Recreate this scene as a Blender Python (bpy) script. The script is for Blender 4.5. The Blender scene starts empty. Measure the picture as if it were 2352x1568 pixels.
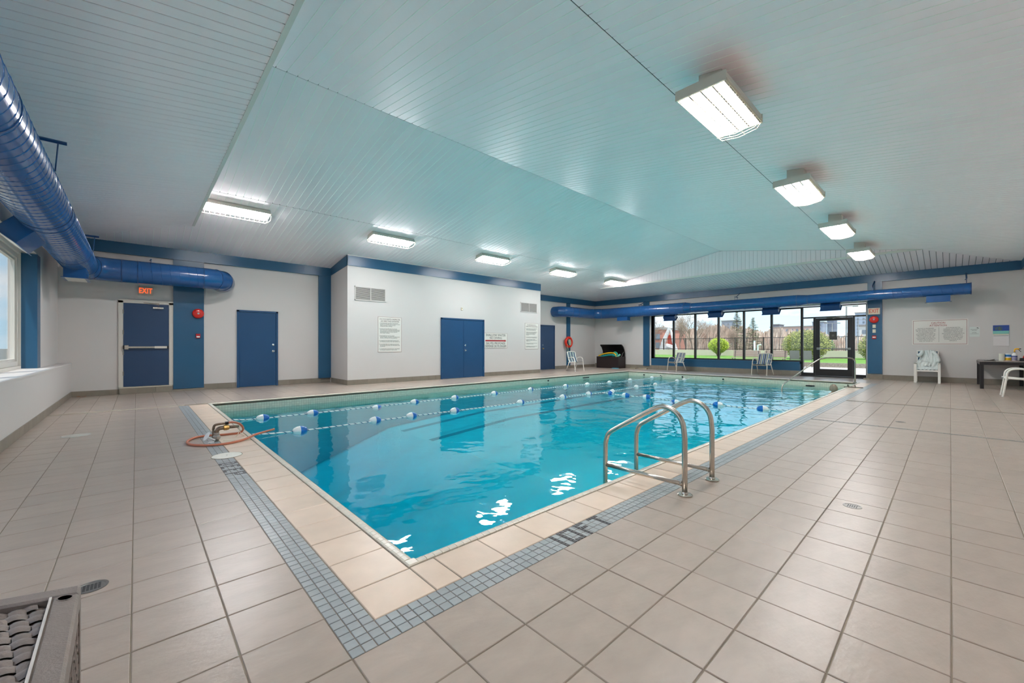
import bpy, bmesh, math, random
from math import sin, cos, pi, radians, atan2, sqrt
from mathutils import Vector, Matrix
random.seed(7)
C = bpy.context.scene.collection
S = bpy.context.scene

# ------------------------------------------------------------------ camera
H = 1.17
cam_d = bpy.data.cameras.new('camera')
cam_d.lens = 36 * 931.7 / 2352
cam_d.sensor_width = 36
cam_d.shift_y = 10 / 2352
cam_d.clip_end = 2000
cam_d.clip_start = 0.05
cam = bpy.data.objects.new('camera', cam_d)
cam.location = (0, 0, H)
cam.rotation_euler = (pi / 2, 0, radians(47.224 - 90))
C.objects.link(cam)
S.camera = cam

# ------------------------------------------------------------------ sky
SKY_STRENGTH = 1.6
w = bpy.data.worlds.new('sky'); S.world = w
w.use_nodes = True
nt = w.node_tree; nt.nodes.clear()
def N(t, **k):
    n = nt.nodes.new(t)
    for a, b in k.items(): setattr(n, a, b)
    return n
out = N('ShaderNodeOutputWorld'); bg = N('ShaderNodeBackground')
tc = N('ShaderNodeTexCoord'); sep = N('ShaderNodeSeparateXYZ')
ramp = N('ShaderNodeValToRGB')
e = ramp.color_ramp.elements
e[0].position = 0.0; e[0].color = (0.62, 0.82, 0.95, 1)
e[1].position = 0.6; e[1].color = (0.16, 0.40, 0.80, 1)
k = e.new(0.12); k.color = (0.50, 0.74, 0.95, 1)
mp = N('ShaderNodeMapping'); mp.inputs['Scale'].default_value = (3, 3, 9)
nz = N('ShaderNodeTexNoise'); nz.inputs['Scale'].default_value = 1.6; nz.inputs['Detail'].default_value = 7; nz.inputs['Roughness'].default_value = .55
cr = N('ShaderNodeValToRGB')
cr.color_ramp.elements[0].position = .42; cr.color_ramp.elements[0].color = (0, 0, 0, 1)
cr.color_ramp.elements[1].position = .62; cr.color_ramp.elements[1].color = (1, 1, 1, 1)
mx = N('ShaderNodeMixRGB'); mx.inputs['Color2'].default_value = (0.93, 0.95, 0.98, 1)
L = nt.links.new
L(tc.outputs['Generated'], sep.inputs[0]); L(sep.outputs['Z'], ramp.inputs[0])
L(tc.outputs['Generated'], mp.inputs[0]); L(mp.outputs[0], nz.inputs['Vector']); L(nz.outputs[0], cr.inputs[0])
L(cr.outputs[0], mx.inputs['Fac']); L(ramp.outputs[0], mx.inputs['Color1'])
L(mx.outputs[0], bg.inputs['Color']); bg.inputs['Strength'].default_value = SKY_STRENGTH
L(bg.outputs[0], out.inputs[0])

# ------------------------------------------------------------------ sun
sd = bpy.data.lights.new('sun', 'SUN'); sd.energy = 4.6; sd.angle = radians(1.5); sd.color = (1, .95, .88)
so = bpy.data.objects.new('sun', sd); C.objects.link(so)
so.rotation_euler = Vector((0.235, 0.38, -0.95)).to_track_quat('-Z', 'Y').to_euler()
so.location = (0, -30, 40)
LAMP = 76.0      # radiance of the fluorescent tubes' lenses

S.view_settings.view_transform = 'Standard'
S.view_settings.look = 'None'
S.view_settings.gamma = 1
S.view_settings.use_curve_mapping = False
S.view_settings.exposure = 0.14
try:
    S.cycles.max_bounces = 10; S.cycles.diffuse_bounces = 6; S.cycles.transparent_max_bounces = 16
    S.cycles.sample_clamp_indirect = 12
except Exception: pass

# ------------------------------------------------------------------ helpers
def lin(c):
    return tuple(((v / 255) / 12.92 if v / 255 <= .04045 else ((v / 255 + .055) / 1.055) ** 2.4) for v in c)

_m = {}
def mat(name, col, rough=.5, metal=0, noise=0, nscale=6, bump=0, bscale=40, spec=.5, rnd=0, emit=0, coat=0, stretch=None, alpha=None):
    """procedural principled material; col in 0-255 sRGB"""
    if name in _m: return _m[name]
    m = bpy.data.materials.new(name); m.use_nodes = True
    t = m.node_tree; b = t.nodes['Principled BSDF']
    c = lin(col)
    b.inputs['Base Color'].default_value = (*c, 1)
    b.inputs['Roughness'].default_value = rough
    b.inputs['Metallic'].default_value = metal
    b.inputs['Specular IOR Level'].default_value = spec
    if coat: b.inputs['Coat Weight'].default_value = coat
    if emit:
        b.inputs['Emission Color'].default_value = (*c, 1); b.inputs['Emission Strength'].default_value = emit
    tcn = t.nodes.new('ShaderNodeTexCoord')
    src = tcn.outputs['Object']
    if stretch:
        mpn = t.nodes.new('ShaderNodeMapping'); mpn.inputs['Scale'].default_value = stretch
        t.links.new(src, mpn.inputs[0]); src = mpn.outputs[0]
    colout = None
    if noise or rnd:
        hsv = t.nodes.new('ShaderNodeHueSaturation'); hsv.inputs['Color'].default_value = (*c, 1)
        val = None
        if noise:
            nn = t.nodes.new('ShaderNodeTexNoise'); nn.inputs['Scale'].default_value = nscale; nn.inputs['Detail'].default_value = 5
            t.links.new(src, nn.inputs['Vector'])
            mr = t.nodes.new('ShaderNodeMapRange'); mr.inputs['From Min'].default_value = .3; mr.inputs['From Max'].default_value = .7
            mr.inputs['To Min'].default_value = 1 - noise; mr.inputs['To Max'].default_value = 1 + noise
            t.links.new(nn.outputs[0], mr.inputs[0]); val = mr.outputs[0]
        if rnd:
            oi = t.nodes.new('ShaderNodeObjectInfo'); gi = t.nodes.new('ShaderNodeNewGeometry')
            ad = t.nodes.new('ShaderNodeMath'); ad.operation = 'ADD'
            t.links.new(oi.outputs['Random'], ad.inputs[0]); t.links.new(gi.outputs['Random Per Island'], ad.inputs[1])
            fr = t.nodes.new('ShaderNodeMath'); fr.operation = 'FRACT'; t.links.new(ad.outputs[0], fr.inputs[0])
            m2 = t.nodes.new('ShaderNodeMapRange'); m2.inputs['To Min'].default_value = 1 - rnd; m2.inputs['To Max'].default_value = 1 + rnd
            t.links.new(fr.outputs[0], m2.inputs[0])
            if val:
                mm = t.nodes.new('ShaderNodeMath'); mm.operation = 'MULTIPLY'
                t.links.new(val, mm.inputs[0]); t.links.new(m2.outputs[0], mm.inputs[1]); val = mm.outputs[0]
            else: val = m2.outputs[0]
        t.links.new(val, hsv.inputs['Value']); t.links.new(hsv.outputs[0], b.inputs['Base Color'])
    if bump:
        bn = t.nodes.new('ShaderNodeTexNoise'); bn.inputs['Scale'].default_value = bscale; bn.inputs['Detail'].default_value = 4
        t.links.new(src, bn.inputs['Vector'])
        bp = t.nodes.new('ShaderNodeBump'); bp.inputs['Strength'].default_value = bump; bp.inputs['Distance'].default_value = .01
        t.links.new(bn.outputs[0], bp.inputs['Height']); t.links.new(bp.outputs[0], b.inputs['Normal'])
    _m[name] = m
    return m

class MB:
    def __init__(s): s.v = []; s.f = []; s.m = []; s.cur = 0
    def face(s, idx): s.f.append(idx); s.m.append(s.cur)
    def quad(s, *p):
        o = len(s.v); s.v += [tuple(q) for q in p]; s.face(tuple(range(o, o + len(p)))); return s
    def box(s, x0, y0, z0, x1, y1, z1):
        if x0 > x1: x0, x1 = x1, x0
        if y0 > y1: y0, y1 = y1, y0
        if z0 > z1: z0, z1 = z1, z0
        o = len(s.v)
        s.v += [(x0, y0, z0), (x1, y0, z0), (x1, y1, z0), (x0, y1, z0), (x0, y0, z1), (x1, y0, z1), (x1, y1, z1), (x0, y1, z1)]
        for q in ((0, 3, 2, 1), (4, 5, 6, 7), (0, 1, 5, 4), (1, 2, 6, 5), (2, 3, 7, 6), (3, 0, 4, 7)): s.face(tuple(o + i for i in q))
        return s
    def bbox(s, x0, y0, z0, x1, y1, z1, b=.003):
        """box with chamfered top edges and corners"""
        o = len(s.v)
        s.v += [(x0, y0, z0), (x1, y0, z0), (x1, y1, z0), (x0, y1, z0),
                (x0, y0, z1 - b), (x1, y0, z1 - b), (x1, y1, z1 - b), (x0, y1, z1 - b),
                (x0 + b, y0 + b, z1), (x1 - b, y0 + b, z1), (x1 - b, y1 - b, z1), (x0 + b, y1 - b, z1)]
        for q in ((0, 3, 2, 1), (0, 1, 5, 4), (1, 2, 6, 5), (2, 3, 7, 6), (3, 0, 4, 7), (4, 5, 9, 8), (5, 6, 10, 9), (6, 7, 11, 10), (7, 4, 8, 11), (8, 9, 10, 11)):
            s.face(tuple(o + i for i in q))
        return s
    def obox(s, c, size, R):
        o = len(s.v); a, b, d = (q / 2 for q in size)
        for p in ((-a, -b, -d), (a, -b, -d), (a, b, -d), (-a, b, -d), (-a, -b, d), (a, -b, d), (a, b, d), (-a, b, d)):
            q = R @ Vector(p); s.v.append((c[0] + q[0], c[1] + q[1], c[2] + q[2]))
        for q in ((0, 3, 2, 1), (4, 5, 6, 7), (0, 1, 5, 4), (1, 2, 6, 5), (2, 3, 7, 6), (3, 0, 4, 7)): s.face(tuple(o + i for i in q))
        return s
    def prism(s, poly, a, b, axis='z'):
        """extrude polygon (list of 2D) along axis from a to b; axis x: (y,z) y: (x,z) z: (x,y)"""
        o = len(s.v); n = len(poly)
        for h in (a, b):
            for p in poly:
                s.v.append({'x': (h, p[0], p[1]), 'y': (p[0], h, p[1]), 'z': (p[0], p[1], h)}[axis])
        s.face(tuple(range(o + n - 1, o - 1, -1))); s.face(tuple(range(o + n, o + 2 * n)))
        for i in range(n):
            j = (i + 1) % n; s.face((o + i, o + j, o + n + j, o + n + i))
        return s
    def tube(s, pts, r, n=8, closed=False, cap=True, up=None):
        pts = [Vector(p) for p in pts]; m = len(pts)
        rr = r if isinstance(r, (list, tuple)) else [r] * m
        tans = []
        for i in range(m):
            if closed: t = pts[(i + 1) % m] - pts[i - 1]
            else: t = pts[min(i + 1, m - 1)] - pts[max(i - 1, 0)]
            tans.append(t.normalized() if t.length > 1e-9 else Vector((0, 0, 1)))
        t0 = tans[0]
        u = Vector((0, 0, 1)) if abs(t0.z) < .9 else Vector((1, 0, 0))
        nrm = (u - t0 * u.dot(t0)).normalized()
        o = len(s.v)
        for i in range(m):
            t = tans[i]
            nrm = nrm - t * nrm.dot(t)
            nrm = nrm.normalized() if nrm.length > 1e-6 else t.orthogonal().normalized()
            bn = t.cross(nrm)
            for k in range(n):
                a = 2 * pi * k / n
                q = pts[i] + (nrm * cos(a) + bn * sin(a)) * rr[i]; s.v.append(tuple(q))
        for i in range(m if closed else m - 1):
            for k in range(n):
                a = o + i * n + k; b = o + i * n + (k + 1) % n
                c = o + ((i + 1) % m) * n + (k + 1) % n; d = o + ((i + 1) % m) * n + k
                s.face((a, b, c, d))
        if cap and not closed:
            s.face(tuple(o + k for k in range(n - 1, -1, -1))); s.face(tuple(o + (m - 1) * n + k for k in range(n)))
        return s
    def lathe(s, prof, n=24, c=(0, 0, 0), axis='z', a0=0, a1=2 * pi, cap=True):
        """profile list of (r,h)"""
        o = len(s.v); full = abs(a1 - a0 - 2 * pi) < 1e-6; m = n if full else n + 1
        for (r, h) in prof:
            for k in range(m):
                a = a0 + (a1 - a0) * k / n
                x, y = r * cos(a), r * sin(a)
                p = {'z': (x, y, h), 'x': (h, x, y), 'y': (y, h, x)}[axis]
                s.v.append((c[0] + p[0], c[1] + p[1], c[2] + p[2]))
        for i in range(len(prof) - 1):
            for k in range(n):
                k2 = (k + 1) % m if full else k + 1
                s.face((o + i * m + k, o + i * m + k2, o + (i + 1) * m + k2, o + (i + 1) * m + k))
        if cap and full:
            if prof[0][0] > 1e-6: s.face(tuple(o + k for k in range(m - 1, -1, -1)))
            if prof[-1][0] > 1e-6: s.face(tuple(o + (len(prof) - 1) * m + k for k in range(m)))
        return s
    def strip(s, rows):
        """grid from list of rows of points"""
        o = len(s.v); n = len(rows[0])
        for r in rows: s.v += [tuple(p) for p in r]
        for i in range(len(rows) - 1):
            for k in range(n - 1):
                a = o + i * n + k; s.face((a, a + 1, a + n + 1, a + n))
        return s
    def shift(s, d): s.v = [(x - d[0], y - d[1], z - d[2]) for x, y, z in s.v]; return s
    def mesh(s, name, mats, smooth=False):
        me = bpy.data.meshes.new(name); me.from_pydata(s.v, [], s.f)
        for m in (mats if isinstance(mats, (list, tuple)) else [mats]): me.materials.append(m)
        if any(s.m): me.polygons.foreach_set('material_index', s.m)
        if smooth:
            me.polygons.foreach_set('use_smooth', [True] * len(s.f))
            if smooth is not True: 
                try: me.set_sharp_from_angle(angle=radians(smooth))
                except Exception: pass
        me.update()
        return me

def tag(o, label, cat, group=None, kind=None):
    if label: o['label'] = label
    if cat: o['category'] = cat
    if group: o['group'] = group
    if kind: o['kind'] = kind
    return o
def link(o, parent=None):
    C.objects.link(o)
    if parent is not None: o.parent = parent
    return o
def wloc(p):
    v = Vector(p.location)
    while p.parent: p = p.parent; v += Vector(p.location)
    return v
def part(name, mb, m, parent, smooth=False, world=True, kind=None, label=None):
    """mesh child; world=True: vertices are world coordinates (parent unrotated)"""
    if world: mb.shift(wloc(parent))
    o = bpy.data.objects.new(name, mb.mesh(name, m, smooth)); link(o, parent)
    if kind: o['kind'] = kind
    if label: o['label'] = label
    return o
def thing(name, label, cat, loc=(0, 0, 0), rz=0, group=None, kind=None):
    o = bpy.data.objects.new(name, None); o.empty_display_size = .1; link(o)
    o.location = loc; o.rotation_euler = (0, 0, rz)
    return tag(o, label, cat, group, kind)
def solid(name, mb, m, label, cat, loc=(0, 0, 0), group=None, kind=None, smooth=False):
    """a thing / structure that is one mesh; vertices world, origin at loc"""
    mb.shift(loc)
    o = bpy.data.objects.new(name, mb.mesh(name, m, smooth)); o.location = loc; link(o)
    return tag(o, label, cat, group, kind)
def struct(name, mb, m, label, cat='wall', loc=(0, 0, 0), smooth=False):
    return solid(name, mb, m, label, cat, loc, None, 'structure', smooth)
def inst(o, loc, rot=None, parent=None, name=None):
    c = o.copy(); c.location = loc
    if rot is not None: c.rotation_euler = rot
    link(c, parent if parent is not None else None); 
    if parent is not None: c.parent = parent
    return c
def copy_tree(o, parent=None):
    c = o.copy(); link(c); c.parent = parent
    for ch in list(o.children): copy_tree(ch, c)
    return c
def text(body, size, m, parent, loc, rot, name='lettering', align='CENTER', wx=1.0, ext=.0006, ls=1.0, sp=1.0, fit=None):
    cu = bpy.data.curves.new('t', 'FONT'); cu.body = body; cu.size = size; cu.extrude = ext
    cu.align_x = align; cu.align_y = 'CENTER'; cu.space_line = ls; cu.space_character = sp; cu.resolution_u = 2
    o = bpy.data.objects.new('t', cu); C.objects.link(o)
    bpy.context.view_layer.update()
    dg = bpy.context.evaluated_depsgraph_get()
    me = bpy.data.meshes.new_from_object(o.evaluated_get(dg))
    bpy.data.objects.remove(o)
    me.materials.clear(); me.materials.append(m)
    if fit:
        xs = [v.co.x for v in me.vertices]; wx = fit / (max(xs) - min(xs))
    t = bpy.data.objects.new(name, me); link(t, parent)
    t.location = Vector(loc) - wloc(parent); t.rotation_euler = rot; t.scale = (wx, 1, 1)
    return t
RY = (pi / 2, 0, 0)          # text on a wall facing -Y
RX = (pi / 2, 0, -pi / 2)    # text on a wall facing -X

# ------------------------------------------------------------------ materials
WALL = mat('white_wall_paint', (208, 203, 199), .45, noise=.015, nscale=.7, bump=.05, bscale=60)
BLUE = mat('blue_gloss_paint', (34, 86, 120), .28, noise=.03, nscale=2, spec=.5)
BLUED = mat('blue_door_paint', (20, 70, 112), .38, noise=.03, nscale=2)
NAVYD = mat('navy_door_paint', (34, 62, 96), .38, noise=.04, nscale=2)
DUCT = mat('blue_duct_paint', (26, 84, 142), .22, noise=.06, nscale=5, coat=.3)
DUCTL = mat('blue_duct_seam', (20, 62, 110), .3)
PANEL = mat('white_ceiling_panel', (254, 240, 242), .3, noise=.02, nscale=.6, rnd=.015, spec=.5)
PANELB = mat('white_ceiling_joint', (200, 194, 190), .5)
RIB_HI = mat('ceiling_rib_highlight', (252, 250, 244), .35)  # lighter than the panel: highlight along the joints put into the colour
JOINT = mat('grey_soffit_joint', (120, 118, 114), .6)
SEAM = mat('dark_ceiling_seam', (70, 66, 62), .6)
TRIMW = mat('white_edge_trim', (226, 222, 214), .4)
GROUT = mat('grey_grout', (132, 120, 104), .8, noise=.1, nscale=8)
TILE = mat('taupe_deck_tile', (172, 157, 144), .30, noise=.07, nscale=5, bump=.12, bscale=25, rnd=.045, spec=.45, stretch=(1, 2.2, 1))
COPT = mat('peach_deck_tile', (222, 198, 176), .33, noise=.05, nscale=6, rnd=.06, bump=.06, bscale=25)
MOS = mat('grey_blue_mosaic', (156, 160, 160), .3, noise=.04, nscale=20, rnd=.08)
MOSD = mat('charcoal_mosaic', (72, 66, 66), .35, rnd=.1)
GRID = mat('grey_mosaic_strip', (128, 130, 126), .4, rnd=.12)
NOSE = mat('cream_coping', (226, 217, 200), .25, noise=.04, nscale=12, rnd=.04)
BASET = mat('grey_base_tile', (136, 127, 114), .45, noise=.08, nscale=6, rnd=.06)
STEEL = mat('brushed_steel', (200, 192, 182), .27, metal=1, noise=.03, nscale=30)
STEELD = mat('dull_steel', (150, 146, 140), .4, metal=1)
CHROME = mat('chrome', (220, 220, 222), .12, metal=1)
BLACK = mat('black_plastic', (24, 20, 22), .4)
BRONZE = mat('dark_bronze_aluminium', (28, 22, 21), .35)
WHITEF = mat('white_window_frame', (214, 209, 200), .4)
WHITEP = mat('white_powder_coat', (236, 231, 222), .35)
RED = mat('red_paint', (206, 36, 28), .25, coat=.3)
REDD = mat('red_device', (176, 30, 36), .35)
WHITE = mat('white_plastic', (236, 234, 230), .4)
CREAM = mat('cream_plastic', (226, 214, 190), .4)
SIGN = mat('white_sign_board', (226, 222, 214), .35)
INK = mat('dark_lettering', (52, 48, 46), .6)
INKG = mat('grey_lettering', (92, 92, 86), .6)
INKR = mat('red_lettering', (168, 36, 40), .6)
TABLE = mat('black_table_metal', (26, 21, 22), .35)
GREYT = mat('grey_table_top', (128, 120, 116), .35)
LENS = mat('lamp_lens', (252, 250, 252), .4, emit=LAMP)
TUBE = mat('fluorescent_tube', (252, 250, 252), .4, emit=LAMP * 1.25)
LAMPB = mat('lamp_housing', (206, 202, 192), .4)
GUARD = mat('cream_wire_guard', (232, 222, 198), .4)

# glass
gl = bpy.data.materials.new('window_glass'); gl.use_nodes = True
t = gl.node_tree; t.nodes.clear()
o_ = t.nodes.new('ShaderNodeOutputMaterial'); mixs = t.nodes.new('ShaderNodeMixShader'); tr = t.nodes.new('ShaderNodeBsdfTransparent'); gs = t.nodes.new('ShaderNodeBsdfGlossy')
gs.inputs['Roughness'].default_value = .01
lwg = t.nodes.new('ShaderNodeLayerWeight'); lwg.inputs['Blend'].default_value = .5
pwg = t.nodes.new('ShaderNodeMath'); pwg.operation = 'POWER'; pwg.inputs[1].default_value = 5
fr = t.nodes.new('ShaderNodeMath'); fr.operation = 'MULTIPLY_ADD'; fr.inputs[1].default_value = .8; fr.inputs[2].default_value = .03; fr.use_clamp = True
t.links.new(lwg.outputs['Facing'], pwg.inputs[0]); t.links.new(pwg.outputs[0], fr.inputs[0])
tr.inputs['Color'].default_value = (.97, .985, .98, 1)
t.links.new(fr.outputs[0], mixs.inputs[0]); t.links.new(tr.outputs[0], mixs.inputs[1]); t.links.new(gs.outputs[0], mixs.inputs[2]); t.links.new(mixs.outputs[0], o_.inputs[0])
GLASS = gl

# water: fresnel mirror over a clear body that absorbs red light with depth
wm = bpy.data.materials.new('pool_water'); wm.use_nodes = True
t = wm.node_tree; t.nodes.clear()
o_ = t.nodes.new('ShaderNodeOutputMaterial'); mixs = t.nodes.new('ShaderNodeMixShader'); tr = t.nodes.new('ShaderNodeBsdfTransparent'); gs = t.nodes.new('ShaderNodeBsdfGlossy')
gs.inputs['Roughness'].default_value = .015
lw = t.nodes.new('ShaderNodeLayerWeight'); lw.inputs['Blend'].default_value = .5
pw = t.nodes.new('ShaderNodeMath'); pw.operation = 'POWER'; pw.inputs[1].default_value = 5.0
ma = t.nodes.new('ShaderNodeMath'); ma.operation = 'MULTIPLY_ADD'; ma.inputs[1].default_value = .97; ma.inputs[2].default_value = .02; ma.use_clamp = True
tcn = t.nodes.new('ShaderNodeTexCoord')
n1 = t.nodes.new('ShaderNodeTexNoise'); n1.inputs['Scale'].default_value = 1.1; n1.inputs['Detail'].default_value = 2.5; n1.inputs['Distortion'].default_value = .6
n2 = t.nodes.new('ShaderNodeTexNoise'); n2.inputs['Scale'].default_value = 5.5; n2.inputs['Detail'].default_value = 1.5
# the water is livelier towards the far, shallow end
sx = t.nodes.new('ShaderNodeSeparateXYZ'); mrr = t.nodes.new('ShaderNodeMapRange')
mrr.inputs['From Min'].default_value = 4; mrr.inputs['From Max'].default_value = 12; mrr.inputs['To Min'].default_value = .25; mrr.inputs['To Max'].default_value = 1.0
t.links.new(tcn.outputs['Object'], sx.inputs[0]); t.links.new(sx.outputs['X'], mrr.inputs[0])
ad = t.nodes.new('ShaderNodeMath'); ad.operation = 'MULTIPLY_ADD'; ad.inputs[1].default_value = .22
t.links.new(n2.outputs[0], ad.inputs[0]); t.links.new(n1.outputs[0], ad.inputs[2])
bp = t.nodes.new('ShaderNodeBump'); bp.inputs['Distance'].default_value = .05
t.links.new(tcn.outputs['Object'], n1.inputs['Vector']); t.links.new(tcn.outputs['Object'], n2.inputs['Vector'])
t.links.new(ad.outputs[0], bp.inputs['Height']); t.links.new(mrr.outputs[0], bp.inputs['Strength'])
t.links.new(bp.outputs[0], gs.inputs['Normal']); t.links.new(bp.outputs[0], lw.inputs['Normal'])
t.links.new(lw.outputs['Facing'], pw.inputs[0]); t.links.new(pw.outputs[0], ma.inputs[0]); t.links.new(ma.outputs[0], mixs.inputs[0])
t.links.new(tr.outputs[0], mixs.inputs[1]); t.links.new(gs.outputs[0], mixs.inputs[2]); t.links.new(mixs.outputs[0], o_.inputs['Surface'])
va = t.nodes.new('ShaderNodeVolumeAbsorption'); va.inputs['Color'].default_value = (.02, .935, .965, 1); va.inputs['Density'].default_value = 2.0
t.links.new(va.outputs[0], o_.inputs['Volume'])
WATER = wm

def tilemat(name, col, grout, size, rough=.3, gw=.05, var=.06):
    """small mosaic too fine to pick apart: brick texture in object space on axis-aligned walls"""
    m = bpy.data.materials.new(name); m.use_nodes = True; t = m.node_tree; b = t.nodes['Principled BSDF']
    g = t.nodes.new('ShaderNodeNewGeometry'); tcn = t.nodes.new('ShaderNodeTexCoord'); s = t.nodes.new('ShaderNodeSeparateXYZ'); a = t.nodes.new('ShaderNodeMath'); a.operation = 'ADD'
    c = t.nodes.new('ShaderNodeCombineXYZ'); br = t.nodes.new('ShaderNodeTexBrick')
    t.links.new(tcn.outputs['Object'], s.inputs[0]); t.links.new(s.outputs['X'], a.inputs[0]); t.links.new(s.outputs['Y'], a.inputs[1])
    t.links.new(a.outputs[0], c.inputs['X']); t.links.new(s.outputs['Z'], c.inputs['Y']); t.links.new(c.outputs[0], br.inputs['Vector'])
    br.offset = 0; br.inputs['Scale'].default_value = 1; br.inputs['Brick Width'].default_value = size; br.inputs['Row Height'].default_value = size
    br.inputs['Mortar Size'].default_value = size * gw; br.inputs['Bias'].default_value = 0
    cc = lin(col)
    br.inputs['Color1'].default_value = (*[v * (1 + var) for v in cc], 1); br.inputs['Color2'].default_value = (*[v * (1 - var) for v in cc], 1)
    br.inputs['Mortar'].default_value = (*lin(grout), 1)
    t.links.new(br.outputs['Color'], b.inputs['Base Color']); b.inputs['Roughness'].default_value = rough
    return m
POOLT = tilemat('pool_wall_mosaic', (214, 208, 188), (176, 168, 146), .05)
BASIN = mat('pool_plaster', (206, 224, 222), .7, noise=.04, nscale=1.5)
LANEM = mat('dark_lane_tile', (132, 150, 154), .5)

# ================================================================== SETTING
X0, X1 = -1.1, 18.95          # window parapet, far wall
YB, YR = 13.6, -1.45          # wall with the doors, right-hand wall
XN = -1.3                     # upper part of window wall
EAVE = 3.65; G = .163; HS = .14; YM = 6.1
PX0, PX1, PY0, PY1 = 1.115, 16.74, 2.0, 10.14   # inner faces of pool
WZ = -.18
T = .3045

# ---- floor slab (grout) with pool opening
fl = MB()
zt = -.004
fl.box(-1.45, -1.9, -.3, PX0, 14.0, zt); fl.box(PX1, -1.9, -.3, 19.35, 14.0, zt)
fl.box(PX0, -1.9, -.3, PX1, PY0, zt); fl.box(PX0, PY1, -.3, PX1, 14.0, zt)
floor = struct('floor', fl, GROUT, 'taupe square-tiled pool deck with worn grout around the pool', 'floor')

def tile_mesh(sx, sy, m, name, h=.012, b=.0025):
    return MB().bbox(-sx / 2, -sy / 2, -h, sx / 2, sy / 2, 0, b).mesh(name, m)
TM = tile_mesh(T - .005, T - .005, TILE, 'deck_tile')
def cam_px(x, y, z=0):
    d = x * .67913 + y * .73402; r = x * .73402 - y * .67913
    if d < .3: return None
    return 1176 + 931.7 * r / d, 794 - 931.7 * (z - H) / d, d
cells = []
bx0 = .592                       # outer edge of mosaic, pool's near side
by0 = 1.519                      # outer edge of mosaic, pool's right side
for i in range(-6, 62):
    xa = bx0 + i * T; xb = xa + T
    for j in range(-10, 42):
        ya = by0 + j * T; yb = ya + T
        cx0, cx1 = max(xa, X0), min(xb, X1); cy0, cy1 = max(ya, YR), min(yb, YB)
        if cx1 - cx0 < .03 or cy1 - cy0 < .03: continue
        # leave out: band, coping, pool
        if xb > bx0 + .01 and yb > by0 + .01:
            if xa < 16.8 - .15 and ya < 10.2 - .15: continue
            if xa < 16.8 - .15: cy0 = max(cy0, 10.2)
            if ya < 10.2 - .15 and xa < 17.0: cx0 = max(cx0, 16.8)
            if cx1 - cx0 < .03 or cy1 - cy0 < .03: continue
        # mosaic strips across the right deck
        if ya < by0 - .01 and xa > 0:
            for sx in (7.95, 11.1):
                if cx0 < sx + .03 and cx1 > sx - .03:
                    if sx - cx0 > cx1 - sx: cx1 = sx - .032
                    else: cx0 = sx + .032
        if cx1 - cx0 < .03: continue
        mx_, my_ = (cx0 + cx1) / 2, (cy0 + cy1) / 2
        p = cam_px(mx_, my_)
        vis = p and -150 < p[0] < 2500 and p[1] < 1750
        d = sqrt(mx_ ** 2 + my_ ** 2)
        full = abs(cx1 - cx0 - T) < .004 and abs(cy1 - cy0 - T) < .004
        cells.append((0 if vis else 1, d, cx0, cy0, cx1, cy1, full))
cells.sort()
rest = MB()
for k, (inv, d, a, b_, c_, d_, full) in enumerate(cells):
    dz = random.uniform(-.0012, .0006)
    if k < 290 and full:
        o = bpy.data.objects.new('deck_tile', TM); link(o, floor)
        o.location = ((a + c_) / 2, (b_ + d_) / 2, dz); o.rotation_euler = (random.uniform(-.002, .002), random.uniform(-.002, .002), random.choice((0, pi)))
    elif k < 290:
        mb = MB().bbox(a + .0025, b_ + .0025, -.012, c_ - .0025, d_ - .0025, dz); part('deck_tile', mb, TILE, floor)
    else:
        rest.bbox(a + .0025, b_ + .0025, -.012, c_ - .0025, d_ - .0025, dz, .002)
part('tile_field', rest, TILE, floor, kind='stuff')

# ---- peach tiles beside the coping (near side and right side)
PT = 0
peach = []
bix, biy = .747, 1.672          # inner edges of mosaic band
def peach_tile(a, b_, c_, d_):
    mb = MB().bbox(a + .003, b_ + .003, -.012, c_ - .003, d_ - .003, random.uniform(-.0008, .0008)); part('peach_tile', mb, COPT, floor)
cox, coy = 1.057, 1.945         # outer edges of the bullnose coping
peach_tile(bix, biy, cox, 1.935)
y = 1.935
while y < 10.15:
    peach_tile(bix, y, cox - .003, min(y + T, 10.19)); y += T
x = cox; peach_tile(x, biy, 1.205, coy - .003); x = 1.205
while x < 16.75:
    peach_tile(x, biy, min(x + T, 16.95), coy - .003); x += T

# ---- grey-blue mosaic band, three rows of 5 cm tiles; depth lettering in charcoal halves
band = MB(); bandp = []
s3 = .0508
MOSM = tile_mesh(s3 - .004, s3 - .004, MOS, 'mosaic_tile', .01, .0015)
dark = []        # list of rectangles (x0,y0,x1,y1) in charcoal
hs = s3 / 2
# "10FT" reads along +X, tops of letters towards the pool
def letters_right():
    z = []
    def cell(cx, r): z.append((cx, by0 + .001 + r * hs + 0.0))
    one, z0, f0, t0 = 1.8475, 1.917, 2.077, 2.224
    for r in range(6): cell(one, r)
    for r in range(6): cell(z0, r); cell(z0 + 3.6 * hs, r)
    for q in (1.2, 2.4):
        cell(z0 + q * hs, 0); cell(z0 + q * hs, 5)
    for r in range(6): cell(f0, r)
    for q in (1.2, 2.4): cell(f0 + q * hs, 5)
    for q in (1.0, 2.0): cell(f0 + q * hs, 3)
    for r in range(5): cell(t0 + 1.9 * hs, r)
    for q in range(4): cell(t0 + q * 1.0 * hs, 5)
    return [(a + .001, b_ + .001, a + hs - .0015, b_ + hs - .0015) for a, b_ in z]
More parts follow.
